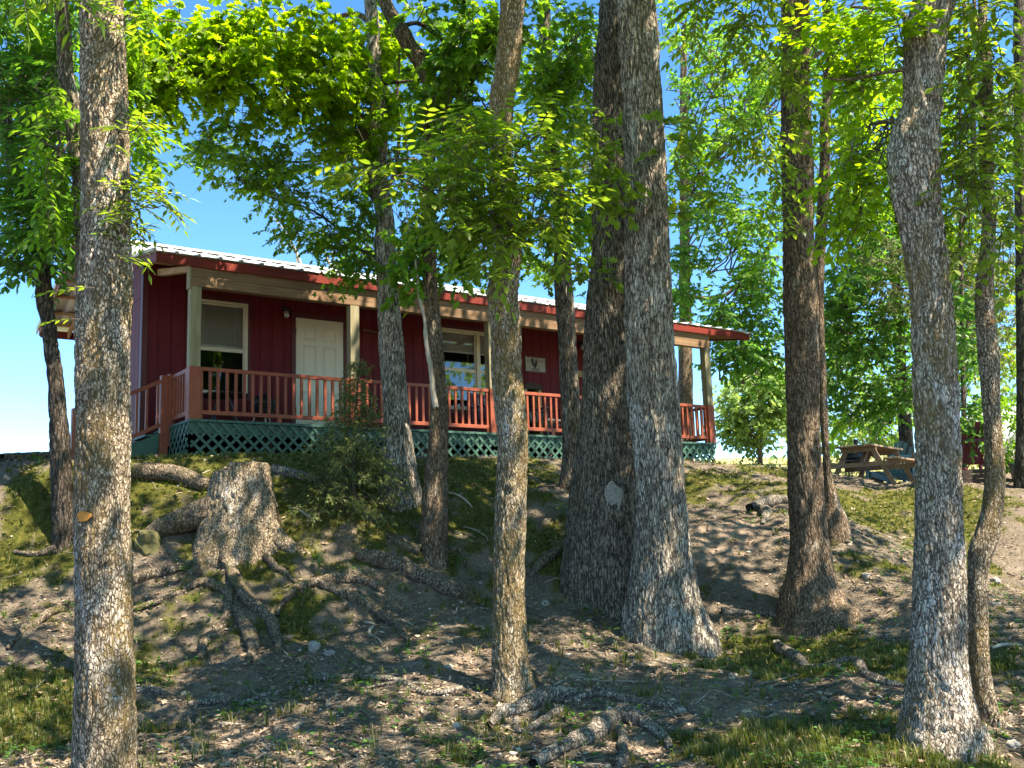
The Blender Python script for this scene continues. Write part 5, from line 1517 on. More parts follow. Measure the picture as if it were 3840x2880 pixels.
# ================================================================== yard: stump, roots, logs, furniture
# stump
P0, rows = trunk_path((520, 1185, 12.3), [(416, 618, 1205), (426, 608, 1165), (436, 602, 1130), (445, 594, 1090), (457, 586, 1040), (461, 581, 1003)], top=None)
stump = empty('tree_stump', tuple(rows[1, :3])); tag(stump, 'broad sawn stump with a stepped top and roots sprawling down the bank', 'tree stump')
so, Q = skin(rows, 'trunk', BK['plates'], stump, 120, .022, .024, 15, .22, .16, 5, .35, 33, cap=False)
me = so.data
co = np.empty(len(me.vertices) * 3, np.float32); me.vertices.foreach_get('co', co); co = co.reshape(-1, 3).astype(float)
ctop = Q[-1, :3]; ztop = ctop[2]
lat = (co - ctop) @ Rv
low = ztop - .12 + .06 * np.clip((lat + .45) / .4, 0, 1)
zz = np.where(lat < -.07, np.minimum(co[:, 2], low), co[:, 2])
seg_n = 120
ringtop = co[-seg_n:].copy(); ringtop[:, 2] = np.where((ringtop - ctop) @ Rv < -.07, low[-seg_n:], ztop)
co[:, 2] = zz; co[-seg_n:, 2] = ringtop[:, 2]
me.vertices.foreach_set('co', co.astype(np.float32).ravel()); me.update()
lt = (ringtop - ctop) @ Rv
for nm, sel in (('cut_face', lt >= -.07), ('cut_face', lt < -.07)):
    idx_ = np.where(sel)[0]
    br_ = np.where(np.diff(idx_) > 1)[0]
    if len(br_): idx_ = np.concatenate([idx_[br_[0] + 1:], idx_[:br_[0] + 1]])
    poly = [tuple(ringtop[i] + np.array([0, 0, .002])) for i in idx_]
    MB().add(poly, [tuple(range(len(poly)))]).build(nm, MT['cutwood'], stump)
ins = np.where((lt[:-1] < -.07) != (lt[1:] < -.07))[0]
if len(ins) >= 2:
    a_, b_ = ringtop[ins[0]], ringtop[ins[1]]
    zl = min(a_[2], b_[2]) - .01
    MB().add([(a_[0], a_[1], zl), (b_[0], b_[1], zl), (b_[0], b_[1], ztop), (a_[0], a_[1], ztop)], [(0, 1, 2, 3)]).build('saw_step', MT['cutwood'], stump)
for i, (p_, sg) in enumerate([([(505, 1060, 40), (470, 1092, 60), (432, 1112, 62), (388, 1126, 50), (345, 1142, 42), (305, 1176, 26), (285, 1200, 14)], 71), ([(560, 1110, 40), (585, 1152, 50), (628, 1188, 38), (668, 1207, 26), (700, 1240, 14), (712, 1262, 8)], 72), ([(500, 1150, 50), (492, 1205, 42), (492, 1240, 30), (500, 1265, 22)], 73)]):
    skin(on_plane(P0 - Fh * (.12 + .1 * (i == 2)), p_), 'root', BK['root'] if i != 1 else BK['plates'], stump, 30, .03, .012, 18, .3, seed=sg)
SR = [
      [(490, 1215, 40), (493, 1240, 30), (510, 1282, 26), (533, 1316, 26), (567, 1332, 26), (592, 1360, 24), (604, 1412, 16)],
      [(507, 1325, 22), (534, 1366, 26), (545, 1400, 26), (530, 1455, 18)],
      [(395, 1285, 16), (440, 1282, 20), (477, 1296, 23), (497, 1325, 24), (487, 1352, 22), (450, 1382, 22), (430, 1422, 14)],
      [(285, 1258, 26), (335, 1243, 24), (392, 1232, 20), (445, 1222, 14)],
      [(288, 1322, 12), (352, 1305, 13), (400, 1288, 10)],
      [(600, 1330, 10), (633, 1292, 18), (673, 1272, 22), (737, 1254, 24), (797, 1266, 20), (830, 1280, 10)],
      [(690, 1270, 20), (727, 1288, 28), (797, 1309, 28), (868, 1362, 16), (880, 1385, 8)],
      [(560, 1200, 24), (590, 1235, 18), (640, 1262, 12), (655, 1290, 8)],
      [(440, 1200, 26), (420, 1240, 16), (380, 1262, 10)]]
for i, r_ in enumerate(SR): ground_root(r_, 'root', stump, BK['root'], seed=50 + i)
for key, pts, mt in [('T0', [(27, 1203, 10), (83, 1205, 14), (122, 1190, 22)], 'root'), ('T0', [(20, 1392, 10), (60, 1368, 16), (100, 1342, 18), (146, 1316, 16)], 'root'),
                     ('T7', [(1228, 1180, 28), (1187, 1213, 26), (1141, 1250, 14)], 'root'), ('T8', [(1290, 1283, 8), (1314, 1272, 13), (1348, 1284, 12)], 'rootgrey'),
                     ('T8', [(1316, 1325, 6), (1342, 1344, 9), (1357, 1386, 6)], 'rootgrey'), ('T8', [(1560, 1330, 26), (1625, 1332, 12), (1684, 1340, 12), (1789, 1354, 11), (1929, 1382, 8)], 'rootgrey'),
                     ('T10', [(1674, 1391, 18), (1702, 1414, 24), (1719, 1432, 32), (1752, 1447, 18), (1806, 1442, 22), (1841, 1444, 26), (1876, 1468, 20), (1911, 1479, 18), (1960, 1483, 14)], 'rootgrey'),
                     ('T8', [(1060, 1572, 16), (1080, 1552, 28), (1120, 1544, 34), (1162, 1531, 38), (1194, 1514, 38), (1240, 1507, 20)], 'rootgrey'),
                     ('T8', [(1110, 1560, 12), (1130, 1582, 14), (1170, 1570, 22), (1210, 1546, 18)], 'rootgrey'),
                     ('T8', [(1150, 1656, 26), (1230, 1622, 38), (1290, 1592, 46), (1340, 1556, 46), (1395, 1572, 30), (1450, 1612, 14)], 'rootgrey'),
                     ('T8', [(1330, 1575, 20), (1350, 1610, 26), (1340, 1650, 24)], 'rootgrey'), ('T8', [(1215, 1524, 8), (1293, 1512, 13), (1364, 1520, 15), (1452, 1530, 10), (1520, 1525, 5)], 'rootgrey'),
                     ('T8', [(1280, 1490, 6), (1330, 1505, 12), (1400, 1540, 8)], 'rootgrey'),
                     ('T5', [(640, 1480, 8), (709, 1468, 15), (797, 1471, 16), (868, 1482, 13), (939, 1497, 16), (1000, 1492, 8)], 'rootgrey'), ('T5', [(770, 1500, 5), (850, 1485, 8), (920, 1478, 6)], 'rootgrey'),
                     ('T1', [(286, 1508, 20), (330, 1503, 18), (367, 1510, 12)], 'rootgrey'), ('T5', [(407, 1530, 12), (467, 1515, 17), (520, 1510, 14), (600, 1500, 12), (677, 1470, 8)], 'rootgrey'),
                     ('T4', [(905, 1205, 24), (860, 1195, 14), (835, 1170, 8)], 'root'), ('T4', [(960, 1190, 18), (990, 1190, 10), (1005, 1215, 9), (1008, 1230, 5)], 'root'),
                     ('T5', [(1140, 1440, 14), (1155, 1460, 8), (1162, 1475, 5)], 'root'), ('T10', [(1945, 1575, 20), (1918, 1588, 14), (1900, 1596, 7)], 'rootgrey'), ('T9', [(1640, 1095, 20), (1655, 1110, 22), (1650, 1135, 12)], 'rootgrey'),
                     ('T9b', [(1800, 1120, 22), (1812, 1160, 14), (1840, 1180, 8)], 'rootgrey')]:
    ground_root(pts, 'root', T[key][0], BK[mt], seed=len(pts) + int(pts[0][0]))
# lichen disc on the dark trunk, orange saw cut on the front trunk, rope
def patch_on(key, px, py, rx, ry, mat, name, lift=.012):
    root, P0_, rows_, Q_ = T[key]
    c, t = upright(px, py, P0_)
    r = np.interp(c[2], Q_[:, 2], Q_[:, 3]); cx = np.interp(c[2], Q_[:, 2], Q_[:, 0]); cy = np.interp(c[2], Q_[:, 2], Q_[:, 1])
    nn, mm = 22, 5
    V = [];
    for j in range(mm + 1):
        for i in range(nn):
            a = 2 * math.pi * i / nn; q = j / mm * (1 + .12 * math.sin(3 * a + 1) + .08 * math.sin(5 * a))
            du = math.cos(a) * rx * t / F22 * q; dz = math.sin(a) * ry * t / F22 * q
            off = (c - np.array([cx, cy, c[2]])) @ Rv + du
            dep = math.sqrt(max(0.01, (r * 1.02) ** 2 - off ** 2)) + lift
            V.append(np.array([cx, cy, c[2] + dz]) + Rv * off - Fh * dep)
    F = [(j * nn + i, j * nn + (i + 1) % nn, (j + 1) * nn + (i + 1) % nn, (j + 1) * nn + i) for j in range(mm) for i in range(nn)]
    return MB().add(V, F).build(name, mat, root, smooth=True)
patch_on('T7', 1316, 1082, 18, 36, m_plain('pale_lichen', (.27, .265, .235), .95, var=.55, scale=40, bstr=.8), 'lichen_patch', .022)
patch_on('T1', 205, 1117, 17, 11, m_plain('orange_cut', (.62, .24, .045), .8, var=.5, scale=30, bstr=.6), 'saw_cut', .008)
patch_on('T11', 2132, 700, 5, 5, m_plain('orange_cut_small', (.55, .25, .08), .8, var=.4, scale=30), 'saw_cut', .006)

# logs and sticks lying about
def log(pts, w, label, mat='root', cat='log', name='fallen_log', seed=0, end=None):
    rows_ = [(px, py, ww) for (px, py), ww in zip(pts, w)]
    o = ground_root(rows_, name, None, BK[mat] if mat in BK else MT[mat], seg=20 if max(w) > 12 else 7, step=.03, amp=.01 if max(w) > 12 else .002, sink=.12, seed=seed)
    tag(o, label, cat)
    return o
log([(286, 1036), (367, 1038), (449, 1064)], [34, 36, 30], 'thick grey log lying behind the stump, to its left', 'root', seed=3)
log([(775, 1213), (833, 1228), (904, 1262), (992, 1296)], [30, 34, 34, 26], 'mossy log slanting down right of the stump, its upper end broken pale', 'root', seed=5)
log([(0, 998), (55, 993), (112, 992)], [18, 20, 16], 'old log on the crest at the left edge', 'root', seed=6)
log([(587, 1024), (633, 1034), (688, 1046)], [20, 22, 16], 'short log just right of the stump top', 'rootgrey', seed=7)
log([(1618, 1100), (1650, 1092), (1700, 1085)], [22, 30, 20], 'rounded pale wood lump on the bank left of the dark brown trunk', 'rootgrey', seed=8)
sticks = [([(513, 1268), (560, 1330), (600, 1390), (630, 1432)], 4.5, 'deadwood', 'long straight pale stick leaning down across the stump roots'),
          ([(623, 1102), (650, 1107), (680, 1117)], 6, 'deadwood', 'short pale stick right of the stump'),
          ([(385, 1060), (430, 1035), (455, 1020)], 3, 'deadwood', 'thin curved twig beside the stump top'),
          ([(790, 1062), (830, 1085), (870, 1098)], 5, 'deadwood', 'bleached stick near the foot of the cedar sapling'),
          ([(965, 1068), (990, 1080), (1020, 1092)], 6, 'deadwood', 'pale stick on the bank just right of the crooked trunk'),
          ([(1000, 1130), (1030, 1150), (1052, 1172)], 5, 'stick', 'grey stick halfway up the bank left of the middle trunk'),
          ([(785, 1335), (806, 1350), (800, 1368), (822, 1382)], 6, 'deadwood', 'short S-shaped pale stick below the mossy log'),
          ([(795, 1300), (850, 1322), (890, 1342)], 5, 'deadwood', 'thin pale stick lying along the lower root right of the stump'),
          ([(1175, 1265), (1230, 1252), (1270, 1262), (1300, 1275)], 3.5, 'stick', 'thin curved grey twig between the middle trunk and the big ones'),
          ([(1140, 1515), (1200, 1478), (1250, 1460), (1300, 1470)], 5, 'stick', 'bent grey stick right of the middle trunk foot'),
          ([(1220, 1460), (1300, 1472), (1400, 1476)], 5, 'stick', 'straight grey stick on the bare soil below the big trunk'),
          ([(540, 1490), (580, 1515), (618, 1545)], 4, 'stick', 'dark twig on the litter at lower left'),
          ([(420, 1560), (440, 1548), (470, 1540)], 7, 'deadwood', 'short thick pale stick near the front left trunk'),
          ([(480, 1560), (540, 1560), (575, 1575)], 4, 'deadwood', 'curved pale twig near the sunlit soil at lower left'),
          ([(1440, 1405), (1500, 1375), (1560, 1380)], 8, 'stick', 'broken branch by the right foot of the biggest trunk'),
          ([(1640, 1480), (1700, 1462), (1760, 1450)], 4, 'stick', 'grey stick below the humped root at the right'),
          ([(1500, 1520), (1540, 1500), (1590, 1510)], 4, 'stick', 'small twig at the edge of the bare patch'),
          ([(2140, 1408), (2180, 1402), (2212, 1398)], 8, 'deadwood', 'bleached stick at the right edge'),
          ([(1690, 1560), (1760, 1570), (1820, 1550)], 3, 'deadwood', 'thin straw-coloured twig in the sunlit grass'),
          ([(60, 1500), (100, 1460), (120, 1440)], 3, 'deadwood', 'thin pale twig in the grass at far left')]
for i, (p_, w_, m_, l_) in enumerate(sticks):
    log(p_, [w_ * .8] + [w_] * (len(p_) - 2) + [w_ * .5], l_, m_, 'stick', 'fallen_stick', seed=20 + i)

# dead white branch leaning on the crooked trunk
dp = on_plane(T['T4'][1] - Fh * .22, [(941, 880, 12), (934, 830, 12), (930, 795, 10), (921, 737, 9), (917, 690, 7), (904, 630, 6), (897, 560, 5), (880, 470, 3), (872, 430, 2)])
o, _ = skin(dp, 'dead_branch', MT['deadwood'], None, 12, .02, .008, 22, .3)
tag(o, 'bleached dead branch leaning against the crooked trunk', 'branch')

# cedar sapling in front of the porch
P0c = at(765, 1110, 12.9)
cs = empty('cedar_sapling', tuple(P0c)); tag(cs, 'feathery young cedar growing on the bank in front of the porch', 'sapling')
sp = on_plane(P0c, [(766, 1115, 9), (764, 1000, 7), (768, 900, 5), (772, 840, 4), (776, 782, 2)])
skin(sp, 'trunk', MT['twig'], cs, 8, .06, .001, 10, .3)
f = Fol()
Qs = catmull(sp, 60)[:, :3]
for _ in range(300):
    i = int(rng.uniform(0, 59) ** 1.0); hgt = i / 59
    q = Qs[i]
    L = (1.0 - hgt) ** 1.2 * .95 * rng.uniform(.35, 1) + .10
    a = rng.uniform(0, 2 * math.pi)
    dr = np.array([math.cos(a), math.sin(a), rng.uniform(-.1, .25)])
    P = f.branch(q, q + dr * L + np.array([0, 0, -.1 * L]), .004, .0015, 5, .06)
    nt_ = max(3, int(L * 26))
    for _ in range(nt_):
        u = rng.uniform(.2, 1) * 4; k = min(int(u), 3); qq = P[k] + (P[k + 1] - P[k]) * (u - k)
        f.twig(qq, dr * .8 + rng.normal(size=3) * .55, rng.uniform(.05, .13), 7, .046, spread=.7, droop=.35, r=.0012)
f.build(cs, 'slim', LF['cedar'], wood='branchwork')

# bare tree tops beyond the roof
bt = empty('bare_tree', tuple(at(650, 700, 45))); tag(bt, 'bare leafless tree top showing above the roof ridge', 'tree', None)
Pb = at(655, 640, 45)
for i, p_ in enumerate([[(655, 640, 9), (652, 580, 8), (640, 545, 6), (615, 500, 4), (590, 470, 2)], [(655, 600, 6), (640, 560, 4), (645, 520, 3), (640, 485, 2)], [(735, 640, 8), (722, 590, 7), (700, 545, 5), (690, 515, 3)], [(725, 600, 5), (720, 560, 4), (712, 520, 2)], [(640, 545, 3), (625, 535, 2), (600, 520, 1.2)]]):
    skin(on_plane(Pb, p_), 'limb', MT['deadwood'], bt, 7, .3, .01, 5, .3, seed=i)

# ---- picnic table and furniture on the crest
def local(name, label, cat, loc, yaw):
    t = empty(name, (0, 0, 0)); tag(t, label, cat)
    return t
def finish(t, loc, yaw):
    t.location = loc; t.rotation_euler = (0, 0, yaw)
ldir = .62 * Rv + .78 * Fh; ldir /= np.linalg.norm(ldir)
yaw_t = math.atan2(ldir[1], ldir[0])
t = local('picnic_table', 'weathered wooden picnic table tilted on the grassy crest at the right', 'picnic table', None, 0)
for k in range(5): MB().box(-.92, .92, -.365 + .148 * k, -.365 + .138 + .148 * k, .705, .742).build('tabletop_board', MT['tablewood'], t, bevel=.004)
for sy in (-.70, .56): MB().box(-.92, .92, sy, sy + .14, .415, .452).build('bench_board', MT['tablewood'], t, bevel=.004)
for sy in (-.845, .705): MB().box(-.92, .92, sy, sy + .135, .413, .450).build('bench_board', MT['tablewood'], t, bevel=.004)
for sx in (-.66, .66):
    MB().box(sx - .02, sx + .02, -.35, .35, .615, .704).build('cross_brace', MT['tablewood'], t)
    MB().box(sx - .02, sx + .02, -.80, .80, .322, .412).build('bench_support', MT['tablewood'], t)
    for sg in (-1, 1):
        MB().beam((sx + .041, sg * .25, .70), (sx + .041, sg * .62, -.03), .038, .09, up=(0, 1, 0)).build('leg', MT['tablewood'], t)
    MB().beam((sx * .97, 0, .34), (sx * .25, 0, .70), .08, .036).build('diagonal_brace', MT['tablewood'], t)
base = at(3250 / K, 1797 / K, 20.2)
c_ = at(3252 / K, 1800 / K, 20.4)
finish(t, (c_[0] + .25, c_[1] + .05, Hs(c_[0], c_[1]) + .0), yaw_t)

def adirondack(loc, yaw, mat, label, mat2=None):
    t = local('garden_chair', label, 'garden chair', None, 0)
    mat2 = mat2 or mat
    for sx in (-.28, .28):
        MB().beam((sx, -.42, .36), (sx, .50, .10), .03, .10).build('side_rail', mat2, t)
        MB().beam((sx * 1.1, -.40, .0), (sx * 1.1, -.40, .55), .03, .09, up=(0, 1, 0)).build('front_leg', mat2, t)
        MB().beam((sx * 1.1, .30, .0), (sx * 1.1, .30, .55), .03, .07, up=(0, 1, 0)).build('rear_leg', mat2, t)
        MB().box(sx * 1.1 - .065, sx * 1.1 + .065, -.48, .36, .552, .575).build('armrest', mat2, t)
    for k in range(5): MB().beam((-.29, -.40 + .10 * k, .385 - .028 * k), (.29, -.40 + .10 * k, .385 - .028 * k), .085, .018).build('seat_slat', mat, t)
    for k in range(5):
        hh = .98 - .035 * (k - 2) ** 2
        MB().beam((-.20 + .10 * k, .10, .27), (-.24 + .12 * k, .44, hh), .090, .018, up=(0, 1, 0)).build('back_slat', mat, t)
    MB().beam((-.26, .38, .66), (.26, .38, .66), .02, .06).build('back_brace', mat2, t)
    finish(t, loc, yaw)
    return t
def on_ground(px, py, d):
    p_ = at(px / K, py / K, d); return (p_[0], p_[1], Hs(p_[0], p_[1]))
adirondack(on_ground(3345, 1800, 22.3), yaw_t + 2.5, MT['teal'], 'teal slatted garden chair seen under the picnic table')
adirondack(on_ground(3425, 1800, 22.8), yaw_t + 2.9, MT['bluegrey'], 'blue-grey garden chair behind the end of the picnic table')
adirondack(on_ground(3652, 1812, 18.2), yaw_t + 2.2, MT['maroon'], 'maroon garden chair between the two pale trunks at the right')
t = empty('low_bench', on_ground(3662, 1816, 17.4)); tag(t, 'low dark plank bench in front of the maroon chair', 'bench')
bl = Vector(t.location)
a_ = np.array(bl) - Rv * .26; b_ = np.array(bl) + Rv * .36
for z_ in (.08, .16, .24): MB().beam(a_ + np.array([0, 0, z_]), b_ + np.array([0, 0, z_]), .03, .072).build('plank', MT['darkwood'], t)
for q in (.12, .88):
    p_ = a_ + (b_ - a_) * q
    MB().box(p_[0] - .03, p_[0] + .03, p_[1] + .03, p_[1] + .09, bl[2] - .02, bl[2] + .26).build('leg', MT['darkwood'], t)
# grill behind the table
g0 = np.array(on_ground(3218, 1797, 23.2))
t = empty('yard_grill', tuple(g0)); tag(t, 'black barbecue grill with a chimney behind the picnic table', 'grill')
MB().tube([g0 - Rv * .26 + [0, 0, .62], g0 + Rv * .22 + [0, 0, .62]], .17, 18).build('barrel', MT['black'], t, smooth=True)
MB().tube([g0 + [0, 0, .70], g0 + Rv * .02 + [0, 0, 1.02]], .05, 10).build('chimney', MT['black'], t)
MB().beam(g0 - Rv * .36 - Fh * .2 + [0, 0, .52], g0 + Rv * .05 - Fh * .2 + [0, 0, .52], .2, .03).build('side_shelf', MT['black'], t)
for sx in (-.18, .18):
    for sy in (-.1, .12): MB().tube([g0 + Rv * sx + Fh * sy + [0, 0, -.02], g0 + Rv * sx * .8 + Fh * sy + [0, 0, .5]], .016, 6).build('leg', MT['black'], t)
MB().beam(g0 + Rv * .24 + [0, 0, .12], g0 + Rv * .52 + [0, 0, .12], .3, .25).build('drum', MT['black'], t)
# green bin
g0 = np.array(on_ground(3832, 1828, 17.6))
t = empty('green_bin', tuple(g0)); tag(t, 'dark green bin at the right edge beside the shed', 'bin')
MB().lathe(g0, [(.15, 0), (.19, .28), (.001, .281)], 4).build('body', MT['binn'], t)
MB().lathe(g0 + [0, 0, .282], [(.205, 0), (.205, .03), (.001, .035)], 4).build('rim', MT['binn'], t)
# shed
sb = np.array(on_ground(3745, 1725, 27))
sd_ = .93 * Rv + .37 * Fh; sd_ /= np.linalg.norm(sd_); sn = np.array([-sd_[1], sd_[0], 0])
t = empty('metal_shed', tuple(sb)); tag(t, 'pale ribbed metal shed half hidden by trees at the right edge', 'shed')
W_, Hh = 3.0, 1.25
def shp(u, n_, z): return sb + sd_ * u + sn * n_ + np.array([0, 0, z])
for k in range(15):
    u0, u1 = k * W_ / 15, (k + 1) * W_ / 15 - .03
    def tz(u): return Hh - .45 + u * .62 if u < W_ / 2 else Hh - .45 + (W_ - u) * .62
    MB().add([shp(u0, 0, -.3), shp(u1, 0, -.3), shp(u1, 0, tz(u1)), shp(u0, 0, tz(u0)), shp(u0, .03, -.3), shp(u1, .03, -.3), shp(u1, .03, tz(u1)), shp(u0, .03, tz(u0))],
             [(0, 1, 2, 3), (7, 6, 5, 4), (0, 4, 5, 1), (1, 5, 6, 2), (2, 6, 7, 3), (3, 7, 4, 0)]).build('wall_panel', MT['tan_siding'], t)
for s_ in (0, 1):
    u0, z0 = (-.25, tz(0) - .155) if not s_ else (W_ + .25, tz(0) - .155)
    um, zm = W_ / 2, Hh - .45 + W_ / 2 * .62
    MB().add([shp(u0, -.35, z0), shp(um, -.35, zm), shp(um, 2.2, zm), shp(u0, 2.2, z0), shp(u0, -.35, z0 + .12), shp(um, -.35, zm + .12), shp(um, 2.2, zm + .12), shp(u0, 2.2, z0 + .12)],
             [(0, 3, 2, 1), (4, 5, 6, 7), (0, 1, 5, 4), (1, 2, 6, 5), (2, 3, 7, 6), (3, 0, 4, 7)]).build('roof_slope', MT['metal'], t)
MB().add([shp(0, .06, -.3), shp(W_, .06, -.3), shp(W_, .06, tz(W_)), shp(W_ / 2, .06, Hh - .45 + W_ / 2 * .62), shp(0, .06, tz(0))], [(0, 1, 2, 3, 4)]).build('inner_wall', MT['tan_siding'], t)
# shrub before the shed
sh0 = np.array(on_ground(3790, 1800, 20))
t = empty('shrub', tuple(sh0)); tag(t, 'leafy shrub in front of the pale shed', 'shrub')
f = Fol()
for _ in range(26):
    e = sh0 + Rv * rng.uniform(-.5, .5) + np.array([0, 0, rng.uniform(.5, 1.5)]) + Fh * rng.uniform(-.3, .3)
    P = f.branch(sh0, e, .012, .004)
    for _ in range(9): f.twig(P[rng.integers(2, 6)], rng.normal(size=3), .25, 7, .09)
f.build(t, 'ellip', LF['mid'], wood='branchwork')

# ================================================================== what lies and grows on the ground
def scatter(n, dmin, dmax, dens=None, wide=.62, p=1.0):
    """points on the ground, thinning with distance"""
    out = []
    got = 0
    while got < n:
        k = (n - got) * 3 + 100
        d = dmin * (dmax / dmin) ** (rng.uniform(0, 1, k) ** p)
        a = rng.uniform(-wide, wide, k)
        x = CAM[0] + Fh[0] * d + Rv[0] * d * a; y = CAM[1] + Fh[1] * d + Rv[1] * d * a
        ok = y < -.02
        ok |= (x < -1.6) | (x > 11.2)
        if dens is not None:
            ok &= rng.uniform(0, 1, k) < dens(x, y)
        x, y = x[ok], y[ok]
        out.append(np.stack([x, y], 1)); got += len(x)
    P = np.concatenate(out)[:n]
    return np.column_stack([P, H(P[:, 0], P[:, 1])])

# leaf litter
def d_lit(x, y): return np.clip(1.05 - veg(x, y) * 1.1 + .5 * n2(x, y, 1.1, 31), .3, 1)
parts_V, parts_F, off = [], [], 0
for kind, n, s0, s1 in (('slim', 30000, .03, .08), ('oak', 7000, .04, .11), ('far', 32000, .018, .05)):
    P = scatter(n, 4.8, 20, d_lit, p=.72)
    D = rng.normal(size=P.shape); D[:, 2] *= .28
    N = np.array([0, 0, 1.0]) + rng.normal(size=P.shape) * .42
    P[:, 2] += rng.uniform(.002, .018, len(P))
    V, F = place_leaves(kind, P, D, N, rng.uniform(s0, s1, len(P)))
    parts_V.append(V); parts_F.append(F + off); off += len(V)
o = bulk('leaf_litter', np.concatenate(parts_V), np.concatenate(parts_F), LF['litter'], kind='stuff'); tag(o, 'dry brown leaves littering the bank', 'leaf litter')

# twigs
P = scatter(4200, 4.8, 18, d_lit)
a = rng.uniform(0, 2 * math.pi, len(P)); L = rng.uniform(.06, .38, len(P)) ** 1.2
Dv = np.column_stack([np.cos(a), np.sin(a), rng.normal(size=len(P)) * .12]) * L[:, None]
B = P + Dv; B[:, 2] = H(B[:, 0], B[:, 1]) + .008
mid = (P + B) / 2 + rng.normal(size=P.shape) * .02; mid[:, 2] = H(mid[:, 0], mid[:, 1]) + .012
r = rng.uniform(.0018, .0055, len(P))
V, F = segs(np.concatenate([P + [0, 0, .004], mid]), np.concatenate([mid, B]), np.concatenate([r, r * .8]), np.concatenate([r * .8, r * .4]))
o = bulk('twig_litter', V, F, MT['stick'], kind='stuff'); tag(o, 'small dead twigs strewn over the bank', 'twigs')

# pebbles
ico = [(-1, 1.618, 0), (1, 1.618, 0), (-1, -1.618, 0), (1, -1.618, 0), (0, -1, 1.618), (0, 1, 1.618), (0, -1, -1.618), (0, 1, -1.618), (1.618, 0, -1), (1.618, 0, 1), (-1.618, 0, -1), (-1.618, 0, 1)]
ico = np.array(ico) / 1.9
icf = np.array([(0, 11, 5), (0, 5, 1), (0, 1, 7), (0, 7, 10), (0, 10, 11), (1, 5, 9), (5, 11, 4), (11, 10, 2), (10, 7, 6), (7, 1, 8), (3, 9, 4), (3, 4, 2), (3, 2, 6), (3, 6, 8), (3, 8, 9), (4, 9, 5), (2, 4, 11), (6, 2, 10), (8, 6, 7), (9, 8, 1)])
def d_peb(x, y): return np.clip(.75 - veg(x, y) + .7 * n2(x, y, .8, 44), .02, 1)
P = scatter(4200, 4.8, 16, d_peb)
S = rng.uniform(.005, .016, (len(P), 1, 1)) * rng.uniform(.6, 1.4, (len(P), 1, 3)); big = rng.uniform(size=len(P)) < .05; S[big] *= 2.6
V = ico[None] * (1 + rng.normal(size=(len(P), 12, 1)) * .14) * S * np.array([1, 1, .6])
ang = rng.uniform(0, 6.28, len(P)); c_, s_ = np.cos(ang)[:, None], np.sin(ang)[:, None]
V = np.stack([V[..., 0] * c_ - V[..., 1] * s_, V[..., 0] * s_ + V[..., 1] * c_, V[..., 2]], -1) + P[:, None, :] + np.array([0, 0, .003])
F = icf[None] + (np.arange(len(P)) * 12)[:, None, None]
m, nt, p = mat_new('pebble')
g = nt.nodes.new('ShaderNodeNewGeometry')
lk(nt, ramp(nt, g.outputs['Random Per Island'], [(0, (.16, .14, .12)), (.4, (.28, .25, .21)), (.8, (.40, .37, .33)), (1, (.52, .49, .45))]), p.inputs['Base Color']); p.inputs['Roughness'].default_value = .85
o = bulk('pebbles', V.reshape(-1, 3), F.reshape(-1, 3), m, kind='stuff'); tag(o, 'small stones in the bare soil', 'pebbles')

# separate stones
def rock(px, py, wpx, label, flat=.6, seed=0, mat=None):
    g_ = G(px, py); t = (g_ - CAM) @ Fv; r_ = wpx / 2 * t / F22
    n_, m_ = 16, 10
    V = []
    for j in range(m_ + 1):
        th = math.pi * j / m_
        for i in range(n_):
            ph = 2 * math.pi * i / n_
            V.append((math.sin(th) * math.cos(ph), math.sin(th) * math.sin(ph), math.cos(th)))
    V = np.array(V); nz = perlin(V * 1.3 + seed * 5.1) * .45 + perlin(V * 3.3 + seed) * .16
    V = np.sign(V) * np.abs(V) ** .8 * (1 + nz[:, None]) * r_ * np.array([1, .8, flat]) + g_ + np.array([0, 0, r_ * flat * .25])
    F = [(j * n_ + i, j * n_ + (i + 1) % n_, (j + 1) * n_ + (i + 1) % n_, (j + 1) * n_ + i) for j in range(m_) for i in range(n_)]
    o = MB().add(V, F).build('rock', mat or MT['rock'], smooth=False); tag(o, label, 'rock')
for i, a in enumerate([(680, 1410, 22, 'upright grey stone on the litter right of the stump roots', 1.3), (713, 1419, 24, 'pale flat stone beside the upright grey one', .5), (700, 1458, 22, 'buff flat stone above the long pale root', .4),
                       (1180, 1308, 22, 'grey stone right of the middle trunk', .6), (1212, 1296, 20, 'second pale stone in front of the mossy root by the big trunks', .6), (1040, 1312, 9, 'tiny whitish pebble left of the middle trunk', .8),
                       (1810, 1135, 26, 'tawny stone at the foot of the thin trunk', .9), (1826, 1150, 18, 'smaller tawny stone below the first one by the thin trunk', .8), (1722, 1476, 10, 'whitish pebble under the humped root', .8), (1900, 1505, 14, 'grey oval pebble right of the sunny grass', .6),
                       (1470, 1535, 26, 'half-buried grey stone on the bare soil', .5), (2150, 1262, 22, 'rounded pale stone right of the elbowed trunk', .9), (1480, 1440, 12, 'little pale stone near the big trunk foot', .6), (320, 1180, 60, 'mossy boulder left of the stump below its big root', .9),
                       (2190, 1625, 30, 'whitish stone at the bottom right corner', .7), (405, 1592, 16, 'small grey stone in the sunlit soil at lower left', .5), (1870, 1250, 22, 'buff stone on the bank between the right trunks', .5)]):
    rock(*a, seed=i + 2, mat=m_plain('mossy_rock', (.13, .12, .05), .95, var=.5, scale=12, bstr=.9) if 'mossy' in a[3] else None)

